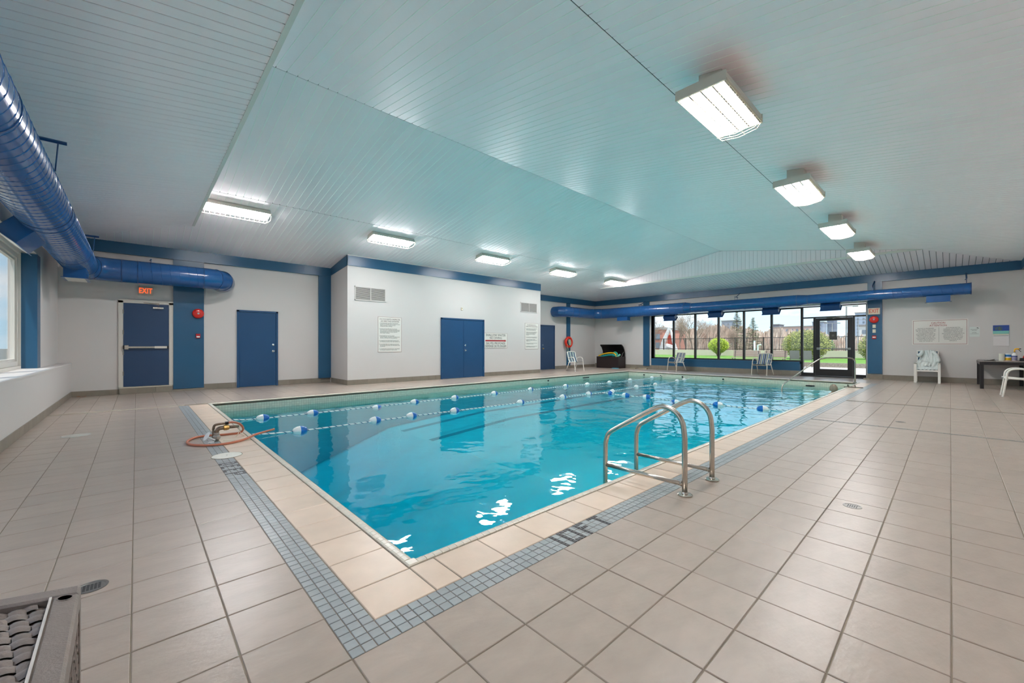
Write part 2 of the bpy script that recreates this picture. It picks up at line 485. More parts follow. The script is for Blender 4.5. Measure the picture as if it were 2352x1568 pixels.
# "DEEP" reads along -Y, tops towards the pool
def letters_left():
    z = []
    def cell(yy, r, l=1.0): z.append((bx0 + .001 + r * hs, yy - hs * l, l))
    tops = [4.925, 4.785, 4.64, 4.50]
    for k, ch in enumerate('DEEP'):
        yy = tops[k]
        for r in range(6): cell(yy, r, .7)
        if ch == 'D':
            for r in range(1, 5): cell(yy - 2.6 * hs, r, .7)
            for q in (1.0, 1.9): cell(yy - q * hs, 0, .8); cell(yy - q * hs, 5, .8)
        if ch == 'E':
            for q in (1.0, 2.0):
                cell(yy - q * hs, 0); cell(yy - q * hs, 5)
            cell(yy - hs, 3)
        if ch == 'P':
            for q in (1.0, 2.0): cell(yy - q * hs, 5); 
            cell(yy - hs, 2.5); cell(yy - 2 * hs, 2.5)
            for r in (3, 4, 5): cell(yy - 3 * hs, r, .7)
    return [(a + .001, b_ + .001, a + hs - .0015, b_ + hs * l - .0015) for a, b_, l in z]
DR = letters_right(); DL = letters_left()
RXA, RXB = 1.82, 2.40; LYA, LYB = 4.38, 4.98
mos = []
n = int((16.95 - bx0) / s3)
for i in range(n):
    for r in range(3):
        x = bx0 + (i + .5) * s3; y = by0 + (r + .5) * s3
        mos.append((x, y))
for j in range(3, int((10.17 - by0) / s3)):
    for r in range(3): mos.append((bx0 + (r + .5) * s3, by0 + (j + .5) * s3))
mos.sort(key=lambda p: p[0] ** 2 + p[1] ** 2)
mr_ = MB(); cnt = 0
def clash(x, y):
    return (y < 1.68 and RXA < x < RXB) or (x < .75 and LYA < y < LYB)
for (x, y) in mos:
    if clash(x, y):
        # letter zone: the light mosaic tile sits a hair lower and the charcoal halves replace it where set
        mr_.bbox(x - s3 / 2 + .002, y - s3 / 2 + .002, -.011, x + s3 / 2 - .002, y + s3 / 2 - .002, -.0022, .0012)
        continue
    if cnt < 285:
        o = bpy.data.objects.new('mosaic_tile', MOSM); link(o, floor); o.location = (x, y, random.uniform(-.001, .0)); cnt += 1
    else: mr_.bbox(x - s3 / 2 + .002, y - s3 / 2 + .002, -.01, x + s3 / 2 - .002, y + s3 / 2 - .002, random.uniform(-.001, 0), .0012)
part('mosaic_field', mr_, MOS, floor, kind='stuff')
for (a, b_, c_, d_) in DR + DL:
    part('charcoal_tile', MB().bbox(a, b_, -.01, c_, d_, .0004, .001), MOSD, floor)
# ---- thin mosaic strips across the right deck
st = MB()
for sx in (7.95, 11.1):
    y = by0 - .01
    while y > YR + .05:
        st.bbox(sx - .026, y - .046, -.01, sx + .026, y, -.0005, .001); y -= .05
part('mosaic_strip', st, GRID, floor, kind='stuff')
# ---- narrow raised threshold joining the near deck to the deck by the doors
part('threshold_ridge', MB().bbox(X0, 10.205, -.01, bx0 + .1, 10.29, .006, .004), mat('pale_mortar', (176, 166, 148), .6, noise=.08), floor)
part('pale_patch', MB().lathe([(.001, .0012), (.13, .0012), (.14, .0)], 24, (-.58, 7.76, 0)), mat('pale_glossy_patch', (196, 190, 178), .12, noise=.03), floor)  # thin disc, paler and glossier than the tiles

# ---- bullnose coping
prof = [(0, -.012), (0, .004), (.01, .009), (.03, .010), (.048, .004), (.060, -.010), (.065, -.03), (.065, -.045), (.0, -.045)]
def nose_mesh(w):
    return MB().prism(prof, -w / 2 + .0012, w / 2 - .0012, 'y').mesh('coping_piece', NOSE)
pool = thing('pool_basin', 'rectangular in-ground pool with cream coping and mosaic walls', 'pool', (PX0, PY0, 0), kind='structure')
NM = nose_mesh(.05)
ps = []
y = coy + .06
while y < PY1 - .02: ps.append((cox, y + .025, 0)); y += .05
x = cox + .06
while x < PX1: ps.append((x + .025, coy, pi / 2)); x += .05
ps.sort(key=lambda p: p[0] ** 2 + p[1] ** 2)
fld = MB()
for k, (x, y, r) in enumerate(ps):
    if k < 290:
        o = bpy.data.objects.new('coping_piece', NM); link(o, pool)
        o.location = Vector((x, y, 0)) - Vector((PX0, PY0, 0)); o.rotation_euler = (0, 0, r)
        if r: o.scale = (1, -1, 1)
    else:
        if r == 0: fld.prism([(x + a, z) for a, z in prof], y - .024, y + .024, 'y')
        else: fld.prism([(y + a, z) for a, z in prof], x - .024, x + .024, 'x')
# far edge and door-side edge: seen as one pale lip
for a in range(52):
    fld.prism([(PX1 + .065 - q, z) for q, z in prof], PY0 + a * .157, PY0 + a * .157 + .155, 'y')
for a in range(100):
    fld.prism([(PY1 + .065 - q, z) for q, z in prof], cox + a * .157, cox + a * .157 + .155, 'x')
part('coping_field', fld, NOSE, pool, kind='stuff')
part('coping_corner', MB().bbox(cox, coy, -.045, cox + .065, coy + .062, .008, .006), NOSE, pool)
# walls and sloping bottom
zb0, zb1 = -1.75, -.70
def zbot(x): return zb0 if x < 5 else (zb0 + (zb1 - zb0) * min(1, (x - 5) / 6))
w_ = MB()
w_.box(PX0 - .2, PY0 - .2, -2.2, PX0, PY1 + .2, -.04); w_.box(PX1, PY0 - .2, -2.2, PX1 + .2, PY1 + .2, -.04)
w_.box(PX0, PY0 - .2, -2.2, PX1, PY0, -.04); w_.box(PX0, PY1, -2.2, PX1, PY1 + .2, -.04)
part('pool_wall', w_, BASIN, pool)
w_ = MB(); e_ = .006
w_.box(PX0, PY0, -.33, PX0 + e_, PY1, -.045); w_.box(PX1 - e_, PY0, -.33, PX1, PY1, -.045)
w_.box(PX0, PY0, -.33, PX1, PY0 + e_, -.045); w_.box(PX0, PY1 - e_, -.33, PX1, PY1, -.045)
part('waterline_tile', w_, POOLT, pool)
w_ = MB(); w_.prism([(PX0 - .1, -2.3), (PX1 + .1, -2.3), (PX1 + .1, zb1), (7.5, -.80), (4.9, -1.0), (2.7, zb0), (PX0 - .1, zb0)], PY0 - .1, PY1 + .1, 'y')
part('pool_floor', w_, BASIN, pool)
for yl in (8.1, 9.45):
    mb = MB()
    mb.strip([[(x, yl - .1, z + .004), (x, yl + .1, z + .004)] for x, z in ((4.95, -1.0), (7.5, -.80), (PX1 - .7, zb1 - .0 + .003))])
    part('lane_line', mb, LANEM, pool)
# corner steps at the far right
for k in range(3):
    part('step', MB().box(14.2 + .35 * k, PY0, zb1 - .1, PX1, 3.9 - .3 * k, -.58 + .13 * k), BASIN, pool)
# wall fittings (small dark inlets)
for (yy) in (9.35, 8.55, 7.6, 6.0): part('inlet', MB().lathe([(.0, -.03), (.03, -.03), (.035, 0)], 12, (PX1, yy, -.13), 'x'), BLACK, pool)
part('inlet', MB().lathe([(.035, 0), (.03, -.03), (0, -.03)], 12, (11.2, PY1, -.12), 'y'), BLACK, pool)
part('skimmer_slot', MB().box(13.3, PY1 - .02, -.15, 13.7, PY1 + .01, -.11), BLACK, pool)
part('skimmer_slot', MB().box(PX1 - .02, 3.1, -.2, PX1 + .01, 3.35, -.16), BLACK, pool)
# water body
wb = MB().box(PX0 - .02, PY0 - .02, -2.25, PX1 + .02, PY1 + .02, WZ)
water = solid('pool_water', wb, WATER, 'clear turquoise water filling the indoor pool', 'water', (0, 0, 0), kind='stuff')

# ---- walls
# back wall with the blue doors
wb_ = MB(); wb_.box(-1.62, YB, -.3, 19.35, YB + .3, 3.9)
wall_back = struct('wall_back', wb_, WALL, 'long white wall with blue doors on the far side of the pool')
wr_ = MB(); wr_.box(-1.62, YR - .3, -.3, 19.35, YR, 3.9)
wall_right = struct('wall_right', wr_, WALL, 'white wall beyond the table at the right edge')
# far wall with opening
XF = 19.2
wf = MB()
wf.box(X1, YR, -.3, X1 + .4, 2.02, 3.9); wf.box(X1, 10.2, -.3, X1 + .4, YB, 3.9)
wf.box(X1, 2.02, 2.72, X1 + .4, 10.2, 3.9); wf.box(X1, 3.99, -.3, X1 + .4, 10.2, .2)
wall_far = struct('wall_far', wf, WALL, 'white end wall with the wide dark-framed windows and glass door')
# blue sill panel under the far windows
sp_ = MB(); sp_.box(X1 + .02, 3.99, .2, X1 + .4, 10.2, .533); sp_.box(X1 + .0, 3.99, .47, X1 + .3, 10.2, .545)
struct('trim_1', sp_, BLUE, 'blue painted sill panel below the far windows', 'trim')
# window wall: parapet, upper wall and header
YW0, YW1 = .4, 10.95
wl = MB()
wl.box(-1.8, YR, -.3, X0, YB, .74)
wl.box(-1.62, YW1, .74, XN, YB, 3.7); wl.box(-1.62, YR, .74, XN, YW0, 3.7); wl.box(-1.62, YW0, 2.8, XN, YW1, 3.7)
wall_left = struct('wall_left', wl, WALL, 'white window wall with a low deep parapet at the left')
struct('trim_2', MB().bbox(-1.6, YR, .742, X0 + .012, YB, .775, .006), WALL, 'white ledge along the top of the window parapet', 'trim')
# ---- blue columns and band
def column(n, mb, label): return struct('trim_%d' % n, mb, BLUE, label, 'column')
column(3, MB().box(.69, YB - .05, .06, 1.32, YB, EAVE - .2), 'wide blue column beside the exit door with the red bell')
column(4, MB().box(4.22, YB - .06, .15, 4.645, YB, EAVE - .2), 'blue column tucked beside the projecting white wall')
column(5, MB().box(16.44, YB - .05, .15, 16.71, YB, EAVE - .2), 'narrow blue column behind the orange ring buoy')
column(6, MB().box(X1 - .05, 10.28, .15, X1, 10.61, EAVE - .2), 'blue column left of the far windows')
column(7, MB().box(X1 - .06, 1.6, .2, X1, 1.985, EAVE - .2), 'blue column with lit exit sign right of the glass door')
column(8, MB().box(-1.49, YW1 - .02, .776, -1.285, 11.24, 2.78), 'light blue column closing the left window recess')
part_b = MB()
struct('trim_9', MB().box(-1.2, YB - .07, EAVE - .26, 4.6, YB, EAVE + .02), BLUE, 'blue band along the top of the door wall at the left', 'trim')
struct('trim_10', MB().box(12.94, YB - .07, EAVE - .26, X1, YB, EAVE + .02), BLUE, 'blue band along the top of the door wall in the far corner', 'trim')
struct('trim_11', MB().box(X1 - .07, YR, EAVE - .26, X1, YB, EAVE + .02), BLUE, 'blue band along the top of the far window wall', 'trim')
struct('trim_12', MB().box(-1.3, YR, EAVE - .26, 18.95, YR + .05, EAVE + .02), BLUE, 'blue band along the top of the right wall', 'trim')
# ---- projecting closet block
AX0, AX1, AY = 4.59, 12.93, 12.15
zc = EAVE + G * (YB - AY)
struct('wall_closet', MB().box(AX0, AY, -.1, AX1, YB, 3.95), WALL, 'projecting white wall block with double blue doors')
struct('trim_13', MB().prism([(AX0 - .015, 3.56), (AX1 + .015, 3.56), (AX1 + .015, 3.86), (AX0 - .015, 3.86)], AY - .015, AY, 'y'), BLUE, 'blue band across the front of the projecting wall block', 'trim')
mb = MB().prism([(AY - .015, 3.56), (YB, 3.42), (YB, 3.66), (AY - .015, 3.87)], AX0 - .015, AX0, 'x')
struct('trim_14', mb, BLUE, 'sloping blue band on the side of the projecting wall block', 'trim')

# ---- base tiles
def base_run(name, ax, c, a, b, face, z=.15, step=T, label='', off=0):
    """ax 'x': runs along x at y=c ; face = direction of room (-1/+1) ; tiles are parts"""
    t_ = .012
    lo, hi = sorted((c, c + face * .006))
    bk = MB()
    if ax == 'x': bk.box(a, lo, 0, b, hi, z - .003)
    else: bk.box(lo, a, 0, hi, b, z - .003)
    s_ = struct(name, bk, GROUT, label, 'baseboard')
    p = a
    lo, hi = sorted((c, c + face * t_))
    while p < b - .02:
        q = min(p + step, b)
        mb = MB()
        if ax == 'x': mb.box(p + .002, lo, .002, q - .002, hi, z)
        else: mb.box(lo, p + .002, .002, hi, q - .002, z)
        part('base_tile', mb, BASET, s_); p = q
    return s_
base_run('baseboard_back_1', 'x', YB, -1.09, -.3, -1, .125, label='grey tile base left of the exit door')
base_run('baseboard_back_2', 'x', YB - .0, 1.33, 2.05, -1, label='grey tile base between the blue column and the single blue door')
base_run('baseboard_back_3', 'x', YB, 3.09, 4.58, -1, label='grey tile base right of the single blue door')
base_run('baseboard_back_4', 'x', AY, AX0, 7.82, -1, label='grey tile base on the projecting wall left of the double doors')
base_run('baseboard_back_5', 'x', AY, 9.77, AX1, -1, label='grey tile base on the projecting wall right of the double doors')
base_run('baseboard_back_6', 'x', YB, 15.5, X1 - .02, -1, label='grey tile base in the far corner behind the patio chair')
base_run('baseboard_closet', 'y', AX0, AY, YB - .1, -1, label='grey tile base on the narrow side of the projecting wall')
base_run('baseboard_far_1', 'y', X1, YR, 1.59, -1, .17, label='grey tile base under the caution sign wall')
base_run('baseboard_far_2', 'y', X1, 3.99, YB - .02, -1, .2, label='grey tile base under the far windows')
base_run('baseboard_left', 'y', X0, YR, YB - .02, 1, .125, label='grey tile base along the window parapet')
part('base_tile', MB().box(X1 - .085, 1.59, 0, X1 - .06, 2.0, .17), BASET, bpy.data.objects['baseboard_far_1'])
part('base_tile', MB().box(.68, YB - .07, 0, 1.33, YB - .05, .05), BASET, bpy.data.objects['baseboard_back_2'])

# ---- ceiling: gable vault along x, two end slopes, planks individually
def gz(y): return EAVE + G * (YB - y) if y > YM else EAVE + G * (y - (2 * YM - YB))
TX0, TX1 = .95, 16.7            # inner edges of the end slopes
ceiling = thing('ceiling', 'white ribbed plank ceiling with a shallow ridge over the pool', 'ceiling', (0, 0, 0), kind='structure')
PW = .1335
# solid backing roof (joint colour) just above the planks
bk = MB()
for (ya, yb) in ((-1.8, YM), (YM, 14.0)):
    bk.prism([(ya, gz(ya) + .022), (yb, gz(yb) + .022), (yb, gz(yb) + .2), (ya, gz(ya) + .2)], -1.62, 19.5, 'x')
part('roof_deck', bk, PANELB, ceiling)
seams = [YB + .3, 9.95, YM, 2.30, YR - .3]
cr_ = 0
def plank_mesh(l, name='ceiling_plank'):
    # local: along y from 0 to l, width x; a slightly raised lip on one side, its highlight painted in a brighter colour
    wd = PW
    mb = MB()
    mb.prism([(.010, .016), (.010, .0), (wd, .0), (wd, .016)], 0, l, 'y')
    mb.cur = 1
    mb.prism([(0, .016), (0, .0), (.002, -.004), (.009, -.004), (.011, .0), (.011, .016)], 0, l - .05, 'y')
    return mb.mesh(name, [PANEL, RIB_HI])
for k in range(4):
    ya, yb = seams[k + 1], seams[k]
    dz = gz(yb) - gz(ya); l = sqrt((yb - ya) ** 2 + dz ** 2) - .012
    me = plank_mesh(l); ang = atan2(dz, yb - ya)
    sec = part('joint_strip', MB().box(TX0, ya - .012, gz(ya) + .004, TX1, ya + .012, gz(ya) + .018), SEAM, ceiling) if k < 3 else None
    x = -.1 if k < 3 else -.1
    x = TX0 - 1.6 * (1 if k in (0, 3) else 0)
    x = TX0 - round((TX0 + 1.25) / PW) * PW if k in (0, 3) else TX0
    xe = 18.95 if k in (0, 3) else TX1
    row = []
    while x < xe:
        row.append(x); x += PW
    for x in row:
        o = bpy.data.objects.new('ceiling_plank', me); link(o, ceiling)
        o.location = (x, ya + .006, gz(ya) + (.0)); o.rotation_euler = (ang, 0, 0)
# end slopes
def end_slope(nm, xa, za, xb, zb, label):
    """planks run along x between xa (low) and xb (high), clipped at the valleys"""
    s_ = thing(nm, label, 'ceiling', (0, 0, 0), kind='structure')
    nmat = PANEL
    n_ = int((YB - YR) / PW) + 1
    slope = (zb - za) / (xb - xa)
    bkm = MB()
    for i in range(n_):
        y0 = YR + i * PW; y1 = min(y0 + PW, YB); yc = (y0 + y1) / 2
        lim = gz(yc) - .002
        # part of the plank below the gable surface
        if lim < zb:
            xv = xa + (lim - za) / slope
        else: xv = xb
        if abs(xv - xa) < .06: continue
        zv = za + slope * (xv - xa)
        mb = MB()
        th = .015; f = .006
        pr = [(y0 + f, th), (y0 + f, .003), (y0 + f + .006, 0), (y1 - f, 0), (y1 - f, th)]
        o = 0
        for (xx, zz) in ((xa, za), (xv, zv)):
            for (yy, dz) in pr: mb.v.append((xx, yy, zz + dz))
        m_ = len(pr)
        mb.face(tuple(range(m_ - 1, -1, -1))); mb.face(tuple(range(m_, 2 * m_)))
        for q in range(m_):
            r_ = (q + 1) % m_; mb.face((q, r_, m_ + r_, m_ + q))
        part('ceiling_plank', mb, nmat, s_)
        bkm.quad((xa, y0, za + .017), (xa, y1, za + .017), (xv, y1, zv + .017), (xv, y0, zv + .017))
    part('plank_backing', bkm, JOINT, s_)
    return s_
zt0 = EAVE + HS * (TX0 - X0)
zt1 = EAVE + HS * (X1 - TX1)
es0 = end_slope('ceiling_near', XN, EAVE - HS * .2, TX0, zt0, 'sloping white plank soffit above the window wall and blue duct')
es1 = end_slope('ceiling_far', X1, EAVE, TX1, zt1, 'sloping white plank soffit above the far window wall')
# end faces of the vault (vertical planks) and edge trim
def vface(x, z0, fx, s_):
    yv0 = YB - (z0 - EAVE) / G; yv1 = (2 * YM - YB) + (z0 - EAVE) / G
    y = yv1; bkm = MB()
    while y < yv0:
        y2 = min(y + PW, yv0); zt_ = gz((y + y2) / 2)
        a, b_ = y + .003, y2 - .003
        mb = MB(); xx = sorted((x, x + fx * .012))
        mb.v += [(xx[0], a, z0), (xx[1], a, z0), (xx[1], b_, z0), (xx[0], b_, z0), (xx[0], a, gz(a) - .006), (xx[1], a, gz(a) - .006), (xx[1], b_, gz(b_) - .006), (xx[0], b_, gz(b_) - .006)]
        for q in ((0, 3, 2, 1), (4, 5, 6, 7), (0, 1, 5, 4), (1, 2, 6, 5), (2, 3, 7, 6), (3, 0, 4, 7)): mb.face(q)
        if zt_ - z0 > .02: part('gable_plank', mb, PANEL, s_)
        y = y2
    part('gable_backing', MB().prism([(yv1, z0), (yv0, z0), (YM, gz(YM))], x - fx * .02, x, 'x'), JOINT, s_)
    part('edge_trim', MB().box(min(x, x + fx * .045), yv1, z0 - .012, max(x, x + fx * .045), yv0, z0 + .055), TRIMW, s_)
vface(TX0 - .012, zt0 - .0, 1, es0)
vface(TX1 + .012, zt1 - .0, -1, es1)

# ================================================================== DOORS
def sdoor(n, label): return thing('door_%d' % n, label, 'door', (0, 0, 0), kind='structure')
def knob(p, x, y, z, m=CHROME, r=.028):
    part('knob', MB().lathe([(r * 1.15, 0), (r * 1.15, -.006), (r * .45, -.01), (r * .45, -.035), (r * .95, -.045), (r, -.06), (r * .7, -.07), (0, -.072)], 20, (x, y, z), 'y'), m, p, smooth=40)
def deadbolt(p, x, y, z, m=CHROME):
    part('deadbolt', MB().lathe([(.03, 0), (.03, -.012), (.02, -.018), (0, -.018)], 20, (x, y, z), 'y'), m, p, smooth=40)
def hinge(p, x, y, z, m=BLUED):
    part('hinge', MB().box(x - .012, y - .012, z - .05, x + .012, y, z + .05), m, p)
# exit door with push bar
d1 = sdoor(1, 'navy steel exit door with a push bar in a white frame')
fm = MB(); y0 = YB - .035
fm.box(-.325, y0, .15, -.24, YB, 2.3); fm.box(.607, y0, .15, .692, YB, 2.3); fm.box(-.325, y0, 2.215, .692, YB, 2.3)
fm.box(-.335, y0 - .008, 2.265, .70, YB, 2.3)
part('door_frame', fm, mat('cream_frame_paint', (206, 200, 190), .4), d1)
part('door_leaf', MB().bbox(-.236, YB - .03, .178, .603, YB - .005, 2.21, .003), NAVYD, d1)
part('sill', MB().box(-.31, YB - .07, .146, .672, YB, .172), mat('cream_sill', (196, 186, 168), .5), d1)
q = -.31
while q < .66:
    part('sill_tile', MB().box(q + .002, YB - .07, .001, min(q + .33, .672) - .002, YB, .145), BASET, d1); q += .33
bar = part('push_bar', MB().box(-.15, YB - .095, 1.115, .33, YB - .05, 1.155), STEEL, d1)
part('bar_pad', MB().bbox(.33, YB - .085, 1.108, .565, YB - .05, 1.162), mat('pale_bar_pad', (214, 208, 196), .4), bar)
part('end_cap', MB().box(-.243, YB - .09, 1.09, -.215, YB - .03, 1.18), BLACK, bar)
part('end_cap', MB().box(.565, YB - .09, 1.10, .596, YB - .03, 1.17), BLACK, bar)
part('latch_case', MB().bbox(-.215, YB - .1, 1.085, -.145, YB - .03, 1.185), STEEL, bar)
cl = part('door_closer', MB().bbox(.30, YB - .08, 2.10, .50, YB - .03, 2.14, .004), STEEL, d1)
part('closer_arm', MB().tube([(.40, YB - .06, 2.15), (.42, YB - .12, 2.19), (.13, YB - .05, 2.235), (.42, YB - .045, 2.225)], .009, 6), STEEL, cl)
for z in (.5, 1.0, 1.5, 2.0): hinge(d1, -.238, YB - .03, z, STEELD)
# single blue door
d2 = sdoor(2, 'single bright blue door with a chrome knob and deadbolt')
fm = MB(); fm.box(2.06, YB - .045, 0, 2.115, YB, 2.18); fm.box(3.03, YB - .045, 0, 3.08, YB, 2.18); fm.box(2.06, YB - .045, 2.13, 3.08, YB, 2.18)
part('door_frame', fm, BLUED, d2)
part('door_leaf', MB().bbox(2.12, YB - .03, .012, 3.025, YB - .004, 2.125, .003), BLUED, d2)
knob(d2, 2.955, YB - .03, 1.015); deadbolt(d2, 2.955, YB - .03, 1.2)
for z in (.35, 1.1, 1.85): hinge(d2, 2.118, YB - .03, z)
part('strike_plate', MB().box(3.024, YB - .047, .97, 3.034, YB - .02, 1.06), BLACK, d2)
# double doors
d3 = sdoor(3, 'pair of blue doors on the projecting wall block')
fm = MB(); fm.box(7.83, AY - .045, 0, 7.88, AY, 2.165); fm.box(9.715, AY - .045, 0, 9.765, AY, 2.165); fm.box(7.83, AY - .045, 2.115, 9.765, AY, 2.165)
part('door_frame', fm, BLUED, d3)
part('door_leaf', MB().bbox(7.885, AY - .03, .012, 8.795, AY - .004, 2.11, .003), BLUED, d3)
part('door_leaf', MB().bbox(8.802, AY - .03, .012, 9.71, AY - .004, 2.11, .003), BLUED, d3)
knob(d3, 8.868, AY - .03, 1.005); deadbolt(d3, 8.868, AY - .03, 1.19)
for z in (.3, 1.05, 1.85):
    part('hinge', MB().box(7.868, AY - .055, z - .06, 7.894, AY - .028, z + .06), BLUE, d3)
    part('hinge', MB().box(9.70, AY - .055, z - .06, 9.728, AY - .028, z + .06), BLUE, d3)
# navy door behind the block
d4 = sdoor(4, 'navy blue door half hidden behind the projecting wall block')
fm = MB(); fm.box(14.42, YB - .045, 0, 14.47, YB, 2.2); fm.box(15.445, YB - .045, 0, 15.495, YB, 2.2); fm.box(14.42, YB - .045, 2.15, 15.495, YB, 2.2)
part('door_frame', fm, NAVYD, d4)
part('door_leaf', MB().bbox(14.475, YB - .03, .012, 15.44, YB - .004, 2.145, .003), NAVYD, d4)
knob(d4, 14.615, YB - .03, 1.035, mat('brass', (206, 178, 120), .3, metal=1)); deadbolt(d4, 14.615, YB - .03, 1.21)
for z in (.35, 1.1, 1.85): hinge(d4, 15.44, YB - .03, z)

# ---- far glazing
w1 = thing('window_1', 'row of six tall dark-framed windows facing the garden', 'window', (0, 0, 0), kind='structure')
mul = [10.215, 9.17, 8.13, 7.09, 6.05, 5.01, 3.97]
for y in mul: part('window_frame', MB().bbox(XF, y - .04, .545, XF + .1, y + .04, 2.70), BRONZE, w1)
for i in range(6):
    a, b_ = mul[i + 1] + .04, mul[i] - .04
    part('window_frame', MB().box(XF, a, .545, XF + .1, b_, .60), BRONZE, w1)
    part('window_frame', MB().box(XF, a, 2.64, XF + .1, b_, 2.70), BRONZE, w1)
    part('window_pane', MB().box(XF + .045, a, .6, XF + .051, b_, 2.64), GLASS, w1)
part('jamb', MB().box(X1 + .01, 10.2, .545, XF + .1, 10.225, 2.72), mat('pale_blue_jamb', (150, 184, 214), .3), w1)
d5 = sdoor(5, 'dark-framed glass door with side panes and a transom')
fr_ = MB()
part('jamb', MB().box(XF, 3.93, .0, XF + .1, 4.01, .545), BRONZE, d5)
part('jamb', MB().box(XF, 2.02, 0, XF + .1, 2.06, 2.70), BRONZE, d5)
part('transom_bar', MB().box(XF, 2.06, 2.235, XF + .1, 3.93, 2.285), BRONZE, d5)
part('head_bar', MB().box(XF, 2.06, 2.66, XF + .1, 3.93, 2.70), BRONZE, d5)
part('jamb', MB().box(XF, 3.535, .0, XF + .1, 3.60, 2.235), BRONZE, d5)
part('jamb', MB().box(XF, 2.365, .0, XF + .1, 2.42, 2.235), BRONZE, d5)
part('bottom_rail', MB().box(XF, 3.60, .0, XF + .1, 3.93, .13), BRONZE, d5)
part('bottom_rail', MB().box(XF, 2.06, .0, XF + .1, 2.365, .12), BRONZE, d5)
part('threshold', MB().box(X1 + .02, 2.02, .0, XF + .12, 3.99, .03), BRONZE, d5)
part('transom_pane', MB().box(XF + .05, 2.06, 2.285, XF + .056, 3.93, 2.66), GLASS, d5)
part('side_pane', MB().box(XF + .05, 3.60, .13, XF + .056, 3.93, 2.235), GLASS, d5)
part('side_pane', MB().box(XF + .05, 2.06, .12, XF + .056, 2.365, 2.235), GLASS, d5)
lf = MB(); lf.box(XF - .01, 3.397, .035, XF + .04, 3.53, 2.225); lf.box(XF - .01, 2.425, .035, XF + .04, 2.569, 2.225)
lf.box(XF - .01, 2.569, .035, XF + .04, 3.397, .29); lf.box(XF - .01, 2.569, 2.12, XF + .04, 3.397, 2.225)
leaf = part('door_leaf', lf, BRONZE, d5)
part('door_pane', MB().box(XF + .01, 2.569, .29, XF + .016, 3.397, 2.12), GLASS, d5)
pb = part('push_bar', MB().box(XF - .075, 2.55, 1.05, XF - .04, 3.39, 1.085), STEELD, d5)
part('end_cap', MB().box(XF - .09, 3.39, 1.02, XF - .01, 3.48, 1.11), STEELD, pb); part('end_cap', MB().box(XF - .09, 2.47, 1.03, XF - .01, 2.55, 1.10), STEELD, pb)
part('door_closer', MB().tube([(XF - .03, 3.0, 2.2), (XF - .06, 2.8, 2.235), (XF - .05, 2.6, 2.26), (XF - .03, 2.9, 2.27)], .012, 6), STEELD, d5)
ntc = solid('door_notice', MB().box(XF + .003, 2.884, 1.40, XF + .009, 3.105, 1.70), mat('dark_notice', (66, 64, 60), .7), 'square dark notice taped to the glass of the far door', 'notice', (XF, 2.99, 1.4))
part('notice_mark', MB().lathe([(0, -.001), (.04, -.001), (.04, 0)], 16, (XF + .003, 2.995, 1.56), 'x'), mat('notice_grey', (104, 100, 94), .7), ntc)

# ---- left window
w2 = thing('window_2', 'long white-framed window above the parapet at the left', 'window', (0, 0, 0), kind='structure')
XW = -1.50
def wframe(ya, yb, za, zb, t, x0, x1, nm='window_frame'):
    m_ = MB(); m_.box(x0, ya, za, x1, ya + t, zb); m_.box(x0, yb - t, za, x1, yb, zb); m_.box(x0, ya + t, za, x1, yb - t, za + t); m_.box(x0, ya + t, zb - t, x1, yb - t, zb)
    return part(nm, m_, WHITEF, w2)
y = YW1
wframe(YW0, YW1, .776, 2.8, .05, XW - .08, XW + .03)
n_ = 6; wd = (YW1 - YW0 - .1) / n_
for i in range(n_):
    a = YW0 + .05 + i * wd; b_ = a + wd
    wframe(a + .004, b_ - .004, .83, 2.75, .075, XW - .07, XW - .0)
    wframe(a + .09, b_ - .09, .915, 2.66, .035, XW - .065, XW - .02, 'window_sash')
    part('window_pane', MB().box(XW - .05, a + .125, .95, XW - .044, b_ - .125, 2.625), GLASS, w2)

# ================================================================== DUCTS
def elbow(cx, cy, z, R, a0, a1, n=4):
    return [(cx + R * cos(radians(a0 + (a1 - a0) * i / n)), cy + R * sin(radians(a0 + (a1 - a0) * i / n)), z) for i in range(n + 1)]
def helix(p0, p1, r, pitch, sr=.006, n=26):
    p0 = Vector(p0); p1 = Vector(p1); d = p1 - p0; L_ = d.length; d.normalize()
    u = Vector((0, 0, 1)); v = d.cross(u).normalized()
    N_ = int(L_ / pitch * n); pts = []
    for i in range(N_ + 1):
        a = 2 * pi * i / n; pts.append(p0 + d * (L_ * i / N_) + (u * cos(a) + v * sin(a)) * r)
    return MB().tube(pts, sr, 4, cap=False)
def collar(p, d, r, w_=.012):
    p = Vector(p); d = Vector(d).normalized()
    return MB().tube([p - d * w_, p + d * w_], r + .01, 32)
def outlet(parent, c, size, tilt, axis, nm='duct_outlet', m=DUCT):
    """box boot hanging from the duct, long along y; tilt rotates it about y"""
    R = Matrix.Rotation(tilt, 3, 'Y')
    mb = MB().obox(c, size, R)
    o = part(nm, mb, m, parent)
    nrm = R @ Vector((0, 0, -1)); cc = Vector(c) + nrm * (size[2] / 2)
    fl_ = MB().obox(cc, (size[0] + .06, size[1] + .06, .008), R)
    part('flange', fl_, m, o)
    part('grille', MB().obox(cc + nrm * .006, (size[0] - .03, size[1] - .03, .006), R), WHITEF, o)
    return o
def hanger(parent, a, b_, rod0, rod1, m=DUCTL):
    h_ = part('hanger_arm', MB().tube([a, b_], .018, 4), m, parent)
    part('hanger_rod', MB().tube([rod0, rod1], .006, 6), m, h_)
RD = .263; DX, DZ, DY = -.876, 2.9, 13.0
du = thing('air_duct', 'large blue spiral air duct along the left wall turning above the exit door', 'duct', (DX, 6, DZ))
part('duct_run', MB().tube([(DX, YR + .01, DZ), (DX, 12.42, DZ)], RD, 40), DUCT, du, smooth=50)
el = elbow(DX + .42, 12.58, DZ, .42, 180, 90, 4)
